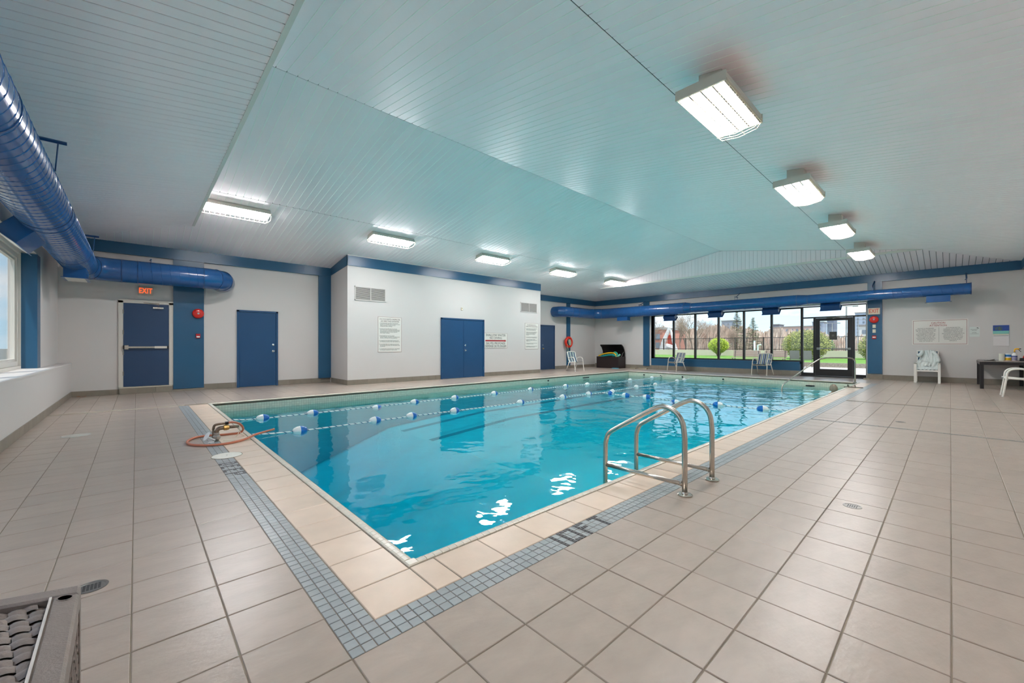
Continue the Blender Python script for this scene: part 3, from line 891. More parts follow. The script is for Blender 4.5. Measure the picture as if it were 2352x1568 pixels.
part('duct_elbow', MB().tube([(DX, 12.42, DZ)] + el + [(0, DY, DZ)], RD, 40), DUCT, du, smooth=25)
part('duct_run', MB().tube([(0, DY, DZ), (1.25, DY, DZ)], RD, 40), DUCT, du, smooth=50)
el2 = elbow(1.3, DY + .42, DZ, .42, -90, 0, 3)
part('duct_elbow', MB().tube([(1.25, DY, DZ)] + el2 + [(1.72, YB, DZ)], RD, 40), DUCT, du, smooth=25)
part('spiral_seam', helix((DX, YR + .05, DZ), (DX, 12.4, DZ), RD, .15, .005), DUCT, du, smooth=True)
part('spiral_seam', helix((.05, DY, DZ), (1.2, DY, DZ), RD, .17), DUCT, du, smooth=True)
for p, d in (((DX, 4.6, DZ), (0, 1, 0)), ((DX, 7.75, DZ), (0, 1, 0)), ((DX, 8.0, DZ), (0, 1, 0)), ((DX, 10.8, DZ), (0, 1, 0)), ((DX, 12.42, DZ), (0, 1, 0)), ((-.25, DY, DZ), (1, 0, 0)), ((0.02, DY, DZ), (1, 0, 0)), ((1.25, DY, DZ), (1, 0, 0)), (el[2], (1, 1, 0)), (el2[1], (1, .6, 0)), (el2[2], (.6, 1, 0))):
    part('collar', collar(p, d, RD - .004, .007), DUCTL, du)
for y in (5.75, 8.45): outlet(du, (DX - .25, y, DZ - .25), (.24, .85, .26), radians(42), 'y')
outlet(du, (DX + .0, 11.75, DZ - .31), (.3, .62, .22), 0, 'y')
for y in (6.1, 10.9):
    hanger(du, (XN, y, 3.22 + .0), (-.52, y, 3.22), (-.58, y, 3.22), (-.6, y, 2.92))
hanger(du, (.25, YB, 3.3), (.25, DY - .1, 3.22), (.25, DY - .1, 3.22), (.25, DY - RD - .01, 2.9))
# far duct
du2 = thing('air_duct', 'blue spiral air duct running above the far windows', 'duct', (18.35, 6, 2.88))
ZX, DZ2 = 18.35, 2.88
R2 = .265
eA = elbow(15.9, DY + .52, DZ2, .42, 180, 270, 3)
part('duct_elbow', MB().tube([(15.48, YB, DZ2)] + eA + [(16.1, DY + .1, DZ2)], R2, 36), DUCT, du2, smooth=25)
part('duct_run', MB().tube([(16.1, DY + .1, DZ2), (17.6, DY + .1, DZ2)], R2, 36), DUCT, du2, smooth=50)
eB = elbow(17.65, 12.4, DZ2, .70, 90, 0, 4)
part('duct_elbow', MB().tube([(17.6, DY + .1, DZ2)] + eB + [(ZX, 12.2, DZ2)], R2, 36), DUCT, du2, smooth=25)
part('duct_run', MB().tube([(ZX, 12.2, DZ2), (ZX, 8.2, DZ2)], R2, 36), DUCT, du2, smooth=50)
part('reducer', MB().tube([(ZX, 8.2, DZ2), (ZX, 7.9, DZ2)], [R2, .212], 36), DUCT, du2, smooth=50)
part('duct_run', MB().tube([(ZX, 7.9, DZ2), (ZX, 3.93, DZ2)], .212, 36), DUCT, du2, smooth=50)
part('reducer', MB().tube([(ZX, 3.93, DZ2), (ZX, 3.6, DZ2 + .01)], [.212, .172], 36), DUCT, du2, smooth=50)
part('duct_run', MB().tube([(ZX, 3.6, DZ2 + .01), (ZX, -.42, DZ2 + .01)], .172, 36), DUCT, du2, smooth=50)
part('end_cap', collar((ZX, -.42, DZ2 + .01), (0, 1, 0), .172, .01), DUCTL, du2)
part('spiral_seam', helix((ZX, 12.1, DZ2), (ZX, 8.25, DZ2), R2, .2), DUCT, du2, smooth=True)
part('spiral_seam', helix((ZX, 7.85, DZ2), (ZX, 4.0, DZ2), .212, .2), DUCT, du2, smooth=True)
part('spiral_seam', helix((ZX, 3.55, DZ2 + .01), (ZX, -.4, DZ2 + .01), .172, .22), DUCT, du2, smooth=True)
for p, d, r in (((ZX, 8.2, DZ2), (0, 1, 0), R2), ((ZX, 7.9, DZ2), (0, 1, 0), .212), ((ZX, 3.93, DZ2), (0, 1, 0), .212), ((ZX, 3.6, DZ2), (0, 1, 0), .172), ((16.1, DY + .1, DZ2), (1, 0, 0), R2), ((16.6, DY + .1, DZ2), (1, 0, 0), R2), (eB[1], (1, -.4, 0), R2), (eB[3], (.4, -1, 0), R2)):
    part('collar', collar(p, d, r - .005, .008), DUCTL, du2)
outlet(du2, (ZX, 11.4, DZ2 - .32), (.25, .6, .2), 0, 'y')
for y, r in ((9.0, .265), (6.95, .212), (4.85, .212), (2.96, .172)):
    outlet(du2, (ZX + .16, y, DZ2 - r - .09), (.24, .56, .2), radians(-40), 'y', m=DUCTL)
outlet(du2, (ZX, .26, DZ2 - .25), (.22, .52, .2), 0, 'y')
for y, r in ((10.47, .265), (6.08, .212), (1.8, .172), (-.33, .172)):
    h_ = part('hanger_bracket', MB().tube([(X1 - .07, y, 3.42), (ZX + .02, y, 3.2), (ZX + .3, y + .02, 3.2)], .018, 4), DUCTL, du2)
    part('hanger_rod', MB().tube([(ZX - .1, y, 3.2), (ZX - .1, y, DZ2 + r * .6)], .007, 5), DUCTL, h_)
    part('hanger_rod', MB().tube([(ZX + .15, y, 3.2), (ZX + .15, y, DZ2 + r * .6)], .007, 5), DUCTL, h_)
    part('hanger_bar', MB().tube([(ZX - .14, y, 3.2), (ZX + .2, y, 3.2)], .014, 4), DUCTL, h_)

# ================================================================== CEILING LIGHTS
def wrap_light():
    """long wrap-around fixture screwed to the lower ceiling slope; local x length, z=0 ceiling"""
    r = bpy.data.objects.new('ceiling_light', None); link(r)
    Lx = 1.22
    part('housing', MB().prism([(-.15, 0), (.15, 0), (.19, -.10), (-.19, -.10)], -Lx / 2, Lx / 2, 'x'), LAMPB, r, world=False)
    part('end_plate', MB().box(-Lx / 2 - .006, -.195, -.11, -Lx / 2, .195, -.08), LAMPB, r, world=False)
    part('lens', MB().prism([(-.165, -.101), (.165, -.101), (.13, -.135), (-.13, -.135)], -Lx / 2 + .05, Lx / 2 - .05, 'x'), LENS, r, world=False)
    g_ = MB()
    for s_ in (-1, 1):
        g_.tube([(-Lx / 2 - .01, s_ * .2, -.10), (-Lx / 2 + .03, s_ * .2, -.165), (Lx / 2 - .03, s_ * .2, -.165), (Lx / 2 + .01, s_ * .2, -.10)], .006, 5)
        for k in range(13): g_.tube([(-.54 + k * .09, s_ * .19, -.105), (-.54 + k * .09, s_ * .2, -.165)], .003, 4)
        g_.tube([(s_ * (Lx / 2 - .0), -.2, -.15), (s_ * (Lx / 2 + .03), 0, -.165), (s_ * (Lx / 2), .2, -.15)], .005, 5)
    part('wire_guard', g_, GUARD, r, world=False)
    return r
def bay_light():
    """four-tube high-bay hung level below the slope; z=0 is the housing top, mount above"""
    r = bpy.data.objects.new('ceiling_light', None); link(r)
    Lx, Wy = 1.18, .5
    part('mount_box', MB().prism([(-.12, .05), (.12, .05), (.12, .275 + .015), (-.12, .275 - .025)], -.32, -.1, 'x'), LAMPB, r, world=False)
    part('mount_box', MB().prism([(-.08, .05), (.08, .05), (.08, .275 + .01), (-.08, .275 - .015)], .1, .25, 'x'), STEELD, r, world=False)
    hb = MB(); hb.box(-Lx / 2, -Wy / 2, 0, Lx / 2, Wy / 2, .05); hb.box(-Lx / 2 - .004, -Wy / 2 - .01, -.05, -Lx / 2 + .02, Wy / 2 + .01, .055); hb.box(Lx / 2 - .02, -Wy / 2 - .01, -.05, Lx / 2 + .004, Wy / 2 + .01, .055)
    part('housing', hb, LAMPB, r, world=False)
    for k in range(4):
        yy = -.18 + k * .12
        part('reflector', MB().prism([(yy - .055, -.045), (yy - .03, 0), (yy + .03, 0), (yy + .055, -.045), (yy + .05, -.045), (yy + .026, -.004), (yy - .026, -.004), (yy - .05, -.045)], -Lx / 2 + .02, Lx / 2 - .02, 'x'), WHITE, r, world=False)
        part('tube', MB().tube([(-Lx / 2 + .03, yy, -.03), (Lx / 2 - .03, yy, -.03)], .02, 10), TUBE, r, world=False, smooth=40)
    g_ = MB(); sec = [(-.25, -.04), (-.2, -.10), (0, -.13), (.2, -.10), (.25, -.04)]
    for k in range(19):
        xx = -Lx / 2 + .02 + k * (Lx - .04) / 18
        g_.tube([(xx, a, b_) for a, b_ in sec], .0025, 4)
    for a, b_ in ((-.25, -.04), (-.225, -.07), (-.2, -.10), (-.07, -.12), (.07, -.12), (.2, -.10), (.225, -.07), (.25, -.04)):
        g_.tube([(-Lx / 2, a, b_), (Lx / 2, a, b_)], .0035, 4)
    part('wire_guard', g_, GUARD, r, world=False)
    return r
wl_ = wrap_light(); bl_ = bay_light()
wname = ['wide bright ceiling light at the left, half behind the soffit edge', 'bright ceiling light above the left part of the projecting wall', 'bright ceiling light above the double blue doors', 'bright ceiling light just right of the projecting wall', 'farthest bright ceiling light above the corner with the duct']
for k, x in enumerate((1.58, 5.15, 8.8, 12.42, 16.1)):
    o = wl_ if k == 0 else copy_tree(wl_)
    o.location = (x, 10.45, gz(10.45) - .004); o.rotation_euler = (-math.atan(G), 0, 0)
    tag(o, wname[k], 'light', 'long ceiling lights on the door side')
bname = ['nearest and largest four-tube caged ceiling light', 'second four-tube caged light from the camera', 'third four-tube caged light from the camera', 'farthest four-tube caged light by the end soffit']
for k, x in enumerate((4.93, 8.52, 12.0, 15.65)):
    o = bl_ if k == 0 else copy_tree(bl_)
    o.location = (x, 1.79, gz(1.79) - .275)
    tag(o, bname[k], 'light', 'caged four-tube lights on the right side')
o = copy_tree(bl_); o.location = (1.33, 1.79, gz(1.79) - .275)
tag(o, 'four-tube caged light directly above the pool corner, out of view', 'light', 'caged four-tube lights on the right side')

# ================================================================== WALL DEVICES AND SIGNS
def vent(name, label, xa, xb, za, zb):
    v_ = thing(name, label, 'vent', (xa, AY, za))
    fr = MB(); t_ = .03
    fr.box(xa, AY - .02, za, xb, AY, za + t_); fr.box(xa, AY - .02, zb - t_, xb, AY, zb); fr.box(xa, AY - .02, za, xa + t_, AY, zb); fr.box(xb - t_, AY - .02, za, xb, AY, zb)
    xm = (xa + xb) / 2; fr.box(xm - .012, AY - .02, za, xm + .012, AY, zb)
    part('vent_frame', fr, WALL, v_)
    part('backing', MB().box(xa + t_, AY - .003, za + t_, xb - t_, AY - .001, zb - t_), mat('vent_dark', (120, 118, 112), .7), v_)
    n_ = 13; R_ = Matrix.Rotation(radians(35), 3, 'X')
    for s_ in ((xa + t_, xm - .012), (xm + .012, xb - t_)):
        for k in range(n_):
            z = za + t_ + (k + .5) * (zb - za - 2 * t_) / n_
            part('slat', MB().obox(((s_[0] + s_[1]) / 2, AY - .011, z), (s_[1] - s_[0], .016, .003), R_), WALL, v_)
vent('air_vent', 'white louvred air vent high on the left of the projecting wall', 4.8, 5.79, 2.545, 2.975)
vent('air_vent', 'white louvred air vent high on the right of the projecting wall', 11.72, 12.7, 2.58, 2.995)
o = thing('wall_sensor', 'tiny white sensor above the double blue doors', 'sensor', (8.73, AY, 2.465))
part('sensor_body', MB().bbox(8.70, AY - .03, 2.47, 8.765, AY, 2.57), CREAM, o); part('sensor_eye', MB().box(8.72, AY - .034, 2.53, 8.745, AY - .03, 2.555), INK, o)

def board(name, label, cat, xa, xb, za, zb, edge=INKR, m=SIGN, t_=.008):
    b_ = thing(name, label, cat, (xa, AY, za))
    part('board', MB().box(xa, AY - t_, za, xb, AY, zb), m, b_)
    e_ = MB(); w_ = .008; yy = AY - t_ - .001
    e_.box(xa, yy, za, xb, AY - t_, za + w_); e_.box(xa, yy, zb - w_, xb, AY - t_, zb); e_.box(xa, yy, za, xa + w_, AY - t_, zb); e_.box(xb - w_, yy, za, xb, AY - t_, zb)
    part('border', e_, edge, b_)
    return b_
RED2 = mat('faded_red_border', (150, 106, 98), .6)
s1 = board('rules_sign', 'tall white pool rules sign in French left of the double doors', 'sign', 5.53, 6.33, .97, 2.085, RED2)
yy = AY - .0095
text('ON VOUS INVITE À RESPECTER', .068, mat('brown_lettering', (108, 84, 80), .6), s1, (5.93, yy, 2.01), RY, fit=.70)
text('LES DIRECTIVES SUIVANTES', .068, mat('brown_lettering', (108, 84, 80), .6), s1, (5.93, yy, 1.945), RY, fit=.62)
FR = ["1. TOUTE PERSONNE AFFLIGÉE D'UNE MALADIE\n    QUI PEUT SE TRANSMETTRE OU DONT LE CORPS\n    PORTE DES PLAIES OUVERTES NE PEUT\n    S'IMMERGER DANS LA PISCINE.",
      "2. ON NE DOIT POLLUER L'EAU DE LA PISCINE\n    D'AUCUNE FAÇON. CRACHER, EXPULSER DE L'EAU\n    PAR LA BOUCHE OU ENCORE SE MOUCHER DANS\n    LES FILETS DANS L'EAU OU SUR LE PONT EST\n    STRICTEMENT DÉFENDU.",
      "3. PERSONNE NE DOIT SE LIVRER\n    DANS DES JEUX VIOLENTS OU BRUYANTS\n    DANS LA PISCINE OU SES ENVIRONS.",
      "4. LE MAXIMUM DE PERSONNES PERMIS DANS\n    LA PISCINE OU SUR LE PONT EST LIMITÉ À 50",
      "5. VOUS ÊTES PRIÉS D'UTILISER LES DOUCHES\n    AU SAVON QUI AVANT DE PÉNÉTRER DANS\n    LA PISCINE.",
      "6. LE TÉLÉPHONE D'URGENCE PEUT SEULEMENT\n    ATTEINDRE LE SERVICE D'AMBULANCE."]
for tx, zc_ in zip(FR, (1.835, 1.64, 1.45, 1.315, 1.185, 1.055)):
    text(tx, .034, INKG, s1, (5.565, yy, zc_), RY, align='LEFT', ls=.98, fit=.70)
s2 = board('rules_sign', 'tall white pool rules sign in English at the right end of the projecting wall', 'sign', 11.98, 12.785, 1.03, 2.13, RED2)
text('YOU ARE REQUESTED TO', .066, mat('brown_lettering', (108, 84, 80), .6), s2, (12.38, yy, 2.05), RY, fit=.56)
text('COMPLY WITH THE FOLLOWING', .066, mat('brown_lettering', (108, 84, 80), .6), s2, (12.38, yy, 1.985), RY, fit=.70)
EN = ["1. NO PERSON INFECTED WITH A COMMUNICABLE\n    DISEASE OR HAVING OPEN SORES ON HIS\n    BODY SHALL ENTER THE SWIMMING POOL.",
      "2. NO PERSON SHALL POLLUTE THE WATER OF THE\n    SWIMMING POOL IN ANY MANNER. SPITTING,\n    SPOUTING OF WATER OR BLOWING THE\n    NOSE IN THE POOL OR ON THE DECK IS\n    PROHIBITED.",
      "3. NO PERSON SHALL ENGAGE IN BOISTEROUS\n    PLAY IN OR ABOUT THE SWIMMING POOL.",
      "4. THE MAXIMUM NUMBER OF BATHERS\n    PERMITTED ON THE DECK AND IN THE POOL\n    IS LIMITED TO 50",
      "5. PLEASE USE THE SHOWER BEFORE\n    ENTERING THE POOL.",
      "6. THE EMERGENCY TELEPHONE CAN ONLY\n    REACH THE AMBULANCE SERVICE."]
for tx, zc_ in zip(EN, (1.865, 1.69, 1.525, 1.40, 1.265, 1.135)):
    text(tx, .034, INKG, s2, (12.01, yy, zc_), RY, align='LEFT', ls=.98, fit=.70)
s3_ = board('shallow_water_sign', 'white sign with a red arrow beside the double blue doors', 'sign', 9.785, 10.97, 1.08, 1.67, RED2)
text('SHALLOW WATER', .125, INK, s3_, (10.37, yy, 1.585), RY, fit=1.02)
text('NO DIVING', .125, INK, s3_, (10.37, yy, 1.475), RY, fit=.62)
text('EAU PEU PROFONDE', .125, INK, s3_, (10.37, yy, 1.265), RY, fit=.98)
text('DÉFENSE DE PLONGER', .125, INK, s3_, (10.37, yy, 1.155), RY, fit=1.10)
part('arrow', MB().prism([(9.84, 1.345), (10.83, 1.345), (10.83, 1.325), (10.92, 1.372), (10.83, 1.42), (10.83, 1.40), (9.84, 1.40)], yy - .001, yy, 'y'), INKR, s3_)

def bell(name, label, p, face):
    b_ = thing(name, label, 'alarm bell', p); n_ = 28
    pr = [(.05, 0), (.05, .02), (.118, .025), (.125, .045), (.118, .062), (.09, .078), (.04, .086), (0, .087)]
    if face == 'y': m1 = MB().lathe([(r, -h) for r, h in pr], n_, p, 'y'); m2 = MB().lathe([(.028, -.086), (.024, -.094), (0, -.094)], 14, p, 'y')
    else: m1 = MB().lathe([(r, -h) for r, h in pr], n_, p, 'x'); m2 = MB().lathe([(.028, -.086), (.024, -.094), (0, -.094)], 14, p, 'x')
    part('gong', m1, RED, b_, smooth=40); part('centre_bolt', m2, CHROME, b_)
    return b_
bell('alarm_bell', 'round red alarm bell on the wide blue column beside the exit door', (1.193, YB - .05, 2.023), 'y')
bell('alarm_bell', 'round red alarm bell below the exit sign near the glass door', (X1 - .06, 1.808, 2.085), 'x')
o = thing('pull_station', 'small red fire pull station on the wide blue column', 'fire alarm', (1.193, YB - .05, 1.37))
part('body', MB().bbox(1.145, YB - .09, 1.375, 1.24, YB - .05, 1.49), REDD, o); part('handle', MB().box(1.157, YB - .097, 1.392, 1.228, YB - .09, 1.427), WHITE, o)
o = thing('pull_station', 'small red fire pull station on the column beside the glass door', 'fire alarm', (X1 - .06, 1.8, 1.41))
part('body', MB().bbox(X1 - .1, 1.75, 1.41, X1 - .06, 1.86, 1.53), REDD, o); part('handle', MB().box(X1 - .107, 1.765, 1.45, X1 - .1, 1.845, 1.49), WHITE, o)
for z, nm in ((1.853, 'upper of two cream switch plates below the red bell'), (1.687, 'lower of two cream switch plates below the red bell')):
    o = thing('switch_plate', nm, 'switch', (X1 - .06, 1.8, z)); part('plate', MB().bbox(X1 - .072, 1.765, z - .06, X1 - .06, 1.85, z + .06), CREAM, o); part('toggle', MB().box(X1 - .078, 1.8, z - .02, X1 - .072, 1.815, z + .02), WHITE, o)
# exit signs
o = thing('exit_sign', 'lit orange exit sign in a grey box above the navy exit door', 'exit sign', (.16, YB, 2.43))
part('housing', MB().bbox(.02, YB - .07, 2.425, .305, YB, 2.625), mat('grey_sign_box', (178, 174, 166), .4), o)
part('face', MB().box(.045, YB - .075, 2.445, .28, YB - .07, 2.605), mat('sign_face_warm', (196, 176, 156), .5), o)
text('EXIT', .185, mat('lit_orange', (255, 84, 30), .5, emit=1.6), o, (.162, YB - .077, 2.525), RY, wx=.66, ext=.002)
o = thing('exit_sign', 'cream exit sign with red letters on the column right of the glass door', 'exit sign', (X1 - .06, 1.8, 2.26))
part('housing', MB().bbox(X1 - .12, 1.655, 2.265, X1 - .06, 1.965, 2.485), mat('cream_sign_box', (232, 214, 186), .4), o)
text('EXIT', .20, mat('lit_red', (206, 48, 32), .5, emit=.15), o, (X1 - .122, 1.81, 2.375), RX, wx=.62, ext=.002)

# caution sign
XS = X1 - .01
o = thing('caution_sign', 'wide white caution sign with two text columns above the robe chair', 'sign', (X1, .25, 1.22))
part('board', MB().box(X1 - .008, -.375, 1.205, X1, .865, 2.02), SIGN, o)
e_ = MB(); xx = X1 - .0095
for q in ((-.35, 1.228, .841, 1.238), (-.35, 1.985, .841, 1.995), (-.35, 1.228, -.342, 1.995), (.833, 1.228, .841, 1.995)): e_.box(xx, q[0], q[1], X1 - .008, q[2], q[3])
part('border', e_, mat('dusty_red', (150, 84, 84), .6), o)
part('divider', MB().box(xx, .247, 1.29, X1 - .008, .252, 1.77), INKG, o)
text('CAUTION', .082, INKR, o, (xx, .27, 1.905), RX, fit=.31, ext=.001); text('ATTENTION', .082, INKR, o, (xx, .27, 1.825), RX, fit=.38, ext=.001)
CE = "THIS POOL IS UNSUPERVISED.\nBATHERS UNDER 12 YEARS OF AGE\nARE NOT ALLOWED WITHIN THE\nPOOL ENCLOSURE UNLESS\nACCOMPANIED BY A PARENT OR\nTHEIR AGENT WHO IS NOT LESS\nTHAN 16 YEARS OF AGE. THE\nTOTAL NUMBER OF BATHERS ON\nTHE DECK AND IN THE POOL\nSHALL NOT EXCEED 50"
CF = "CETTE PISCINE N'EST PAS\nSURVEILLÉE. IL EST INTERDIT AUX\nBAIGNEURS DE MOINS DE 12 ANS\nD'ÊTRE DANS L'AIRE DE PISCINE\nSAUF S'ILS SONT ACCOMPAGNÉS D'UN\nADULTE OU RESPONSABLE DE 16\nANS OU PLUS. LE NOMBRE TOTAL\nDE BAIGNEURS SUR LA TERRASSE\nET DANS LA PISCINE NE PEUT\nDÉPASSER 50"
text(CE, .041, INK, o, (xx, .55, 1.53), RX, ls=1.12, fit=.46); text(CF, .041, INK, o, (xx, -.055, 1.54), RX, ls=1.12, fit=.48)
o = thing('paper_notice', 'pale paper notice taped right of the caution sign', 'notice', (X1, -.5, 1.45))
part('sheet', MB().box(X1 - .003, -.61, 1.45, X1, -.40, 1.755), mat('pale_paper', (214, 220, 214), .6), o)
part('pen_mark', MB().prism([(-.535, 1.72), (-.60, 1.70), (-.57, 1.735)], X1 - .004, X1 - .003, 'x'), INK, o)
text('RÈGLEMENT\nPISCINE', .028, INKG, o, (X1 - .004, -.5, 1.66), RX); text('HEURES\n7H À 22H\nTOUS LES JOURS', .024, INKG, o, (X1 - .004, -.5, 1.56), RX)
# calendar
cal = thing('wall_calendar', 'wall calendar with a palm beach picture above the table', 'calendar', (X1, -1.02, 1.17))
part('page', MB().box(X1 - .012, -1.18, 1.17, X1 - .004, -.87, 1.50), mat('calendar_paper', (226, 220, 218), .6), cal)
part('header_strip', MB().box(X1 - .0135, -1.17, 1.465, X1 - .012, -.88, 1.475), INKG, cal)
pic = MB(); xq = X1 - .012
part('sky_print', MB().box(xq, -1.18, 1.62, X1 - .004, -.87, 1.785), mat('print_blue', (36, 70, 150), .5), cal)
part('sea_print', MB().box(xq, -1.18, 1.53, X1 - .004, -.87, 1.62), mat('print_turquoise', (128, 196, 186), .5), cal)
part('sand_print', MB().box(xq, -1.18, 1.50, X1 - .004, -.87, 1.53), mat('print_sand', (206, 204, 176), .5), cal)
pm = MB(); random.seed(3)
for k in range(46):
    cy = -.89 - random.random() * .16; cz = 1.66 + random.random() * .09 - (abs(cy + .95) * .25); a = random.random() * 6.28; l = .012 + random.random() * .018
    pm.prism([(cy + cos(a) * l, cz + sin(a) * l), (cy + cos(a + 2.3) * l * .5, cz + sin(a + 2.3) * l * .5), (cy + cos(a - 2.3) * l * .5, cz + sin(a - 2.3) * l * .5)], xq - .001 - k * 1e-5, xq, 'x')
part('palm_print', pm, mat('print_palm', (92, 112, 40), .6, noise=.4, nscale=60), cal, kind='stuff')

# ================================================================== THINGS ON THE DECK
random.seed(11)
def stripe_mat(name, cols, period=.09):
    m = bpy.data.materials.new(name); m.use_nodes = True; t = m.node_tree; b = t.nodes['Principled BSDF']; b.inputs['Roughness'].default_value = .7
    tcn = t.nodes.new('ShaderNodeTexCoord'); s = t.nodes.new('ShaderNodeSeparateXYZ'); md = t.nodes.new('ShaderNodeMath'); md.operation = 'MULTIPLY_ADD'
    md.inputs[1].default_value = 1 / period; md.inputs[2].default_value = 10; f_ = t.nodes.new('ShaderNodeMath'); f_.operation = 'FRACT'
    r = t.nodes.new('ShaderNodeValToRGB'); r.color_ramp.interpolation = 'CONSTANT'
    t.links.new(tcn.outputs['Object'], s.inputs[0]); t.links.new(s.outputs['Y'], md.inputs[0]); t.links.new(md.outputs[0], f_.inputs[0]); t.links.new(f_.outputs[0], r.inputs[0]); t.links.new(r.outputs[0], b.inputs['Base Color'])
    el = r.color_ramp.elements
    while len(el) > 1: el.remove(el[-1])
    el[0].position = 0; el[0].color = (*lin(cols[0][1]), 1)
    for p, c in cols[1:]: q = el.new(p); q.color = (*lin(c), 1)
    return m
SB = stripe_mat('blue_striped_sling', [(0, (58, 74, 104)), (.3, (170, 190, 180)), (.42, (58, 74, 104)), (.52, (96, 112, 100)), (.62, (190, 206, 198)), (.9, (80, 96, 116))], .17)
SM = stripe_mat('multicolour_striped_sling', [(0, (40, 74, 120)), (.16, (214, 212, 200)), (.26, (120, 122, 134)), (.42, (176, 190, 120)), (.5, (222, 222, 214)), (.62, (58, 84, 132)), (.8, (200, 206, 180)), (.88, (96, 96, 100))], .21)
BEIGE = mat('cream_powder_coat', (216, 206, 190), .35)
def arc(pts, n=6):
    """smooth polyline through control points (Catmull-Rom)"""
    P = [Vector(p) for p in pts]; P = [P[0] * 2 - P[1]] + P + [P[-1] * 2 - P[-2]]; out_ = []
    for i in range(1, len(P) - 2):
        for k in range(n):
            t = k / n; a, b, c, d = P[i - 1], P[i], P[i + 1], P[i + 2]
            out_.append(.5 * ((2 * b) + (c - a) * t + (2 * a - 5 * b + 4 * c - d) * t * t + (3 * b - a - 3 * c + d) * t ** 3))
    out_.append(P[-2]); return out_
def patio_chair(label, loc, rz, fm, sm, hb=.86):
    """sling chair, local +x forward, width along y"""
    t = thing('patio_chair', label, 'chair', loc, rz, 'striped sling patio chairs on the pool deck')
    W = .27; r = .018
    part('seat_rail', MB().tube([(-.22, -W + .02, .40), (.26, -W + .02, .43)], r, 8), fm, t, world=False, smooth=True)
    part('seat_rail', MB().tube([(-.22, W - .02, .40), (.26, W - .02, .43)], r, 8), fm, t, world=False, smooth=True)
    part('cross_bar', MB().tube([(.2, -W, .395), (.2, W, .395)], r * .8, 8), fm, t, world=False, smooth=True)
    for s_ in (-1, 1):
        y = s_ * W
        part('leg', MB().tube(arc([(.27, y * 1.05, 0.0), (.22, y * 1.02, .40), (.20, y, .56), (.12, y, .635), (-.02, y, .64), (-.14, y, .60), (-.2, y * .97, .52)], 5), r, 8), fm, t, world=False, smooth=True)
        part('leg', MB().tube([(-.33, y * 1.05, 0.0), (-.13, y * .98, .43)], r, 8), fm, t, world=False, smooth=True)
        part('back_post', MB().tube(arc([(-.12, y * .93, .40), (-.2, y * .93, .55), (-.30, y * .93, hb - .02)], 4), r, 8), fm, t, world=False, smooth=True)
        part('foot_cap', MB().tube([(.27, y * 1.05, 0), (.268, y * 1.05, .02)], r * 1.15, 8), WHITE, t, world=False)
    part('top_bar', MB().tube([(-.30, -W * .93, hb - .02), (-.305, -.1, hb), (-.305, .1, hb), (-.30, W * .93, hb - .02)], r, 8), fm, t, world=False, smooth=True)
    pr_ = [(.27, .435), (.1, .405), (-.08, .395), (-.13, .42), (-.19, .54), (-.25, .68), (-.30, hb - .02)]
    yy = [-W * .92 + (W * 1.84) * k / 8 for k in range(9)]
    up = [[(x, y, z + .004) for y in yy] for x, z in pr_]; dn = [[(x - .003, y, z - .002) for y in yy] for x, z in pr_]
    g_ = MB(); g_.strip(up); g_.strip(dn)
    part('sling', g_, sm, t, world=False, smooth=True)
    return t
patio_chair('white patio chair with blue striped sling below the orange ring buoy', (15.05, 11.9, 0), radians(-97), WHITEP, SB, .90)
patio_chair('cream patio chair with striped sling, left of two at the far windows', (18.25, 8.58, 0), radians(158), BEIGE, SM)
patio_chair('cream patio chair with striped sling, right of two at the far windows', (18.38, 5.12, 0), radians(172), BEIGE, SM)
patio_chair('white patio chair cut off by the right edge, in front of the table', (14.9, -1.09, 0), radians(90), WHITEP, SB)

# robe chair: square white posts, blue sling, light bathrobe
rc = thing('patio_chair', 'white square-legged patio chair with a pale bathrobe thrown over it', 'chair', (18.55, .5, 0))
for y in (.765, .235):
    part('leg', MB().bbox(18.245, y - .03, 0, 18.30, y + .03, .62), WHITEP, rc)
    part('leg', MB().bbox(18.82, y - .025, 0, 18.87, y + .025, .55), WHITEP, rc)
    part('arm', MB().bbox(18.245, y - .03, .60, 18.87, y + .03, .625), WHITEP, rc)
    part('back_post', MB().tube([(18.76, y + (.03 if y < .5 else -.03), .38), (18.84, y + (.03 if y < .5 else -.03), 1.0)], .015, 8), WHITEP, rc)
part('front_rail', MB().bbox(18.26, .265, .36, 18.29, .735, .41), WHITEP, rc)
g_ = MB(); prr = [(18.29, .41), (18.5, .39), (18.7, .39), (18.755, .45), (18.80, .72), (18.835, 1.0)]
g_.strip([[(x, y, z) for y in (.27, .5, .73)] for x, z in prr]); g_.strip([[(x + .004, y, z - .003) for y in (.27, .5, .73)] for x, z in prr])
part('sling', g_, mat('slate_blue_sling', (58, 92, 116), .7), rc)
part('top_bar', MB().tube([(18.84, .25, 1.0), (18.84, .75, 1.0)], .014, 8), WHITEP, rc)
ROBE = mat('pale_terry', (222, 228, 224), .9, noise=.04, nscale=20, bump=.5, bscale=120)
rb = thing('bathrobe', 'pale bathrobe draped over the square-legged chair', 'bathrobe', (18.6, .5, .42))
def fold(u, v, a=.02): return a * sin(u * 38 + 3 * sin(v * 5)) + a * .7 * sin(u * 17 - v * 9) + a * .5 * sin(v * 23 + u * 7)
rows = []
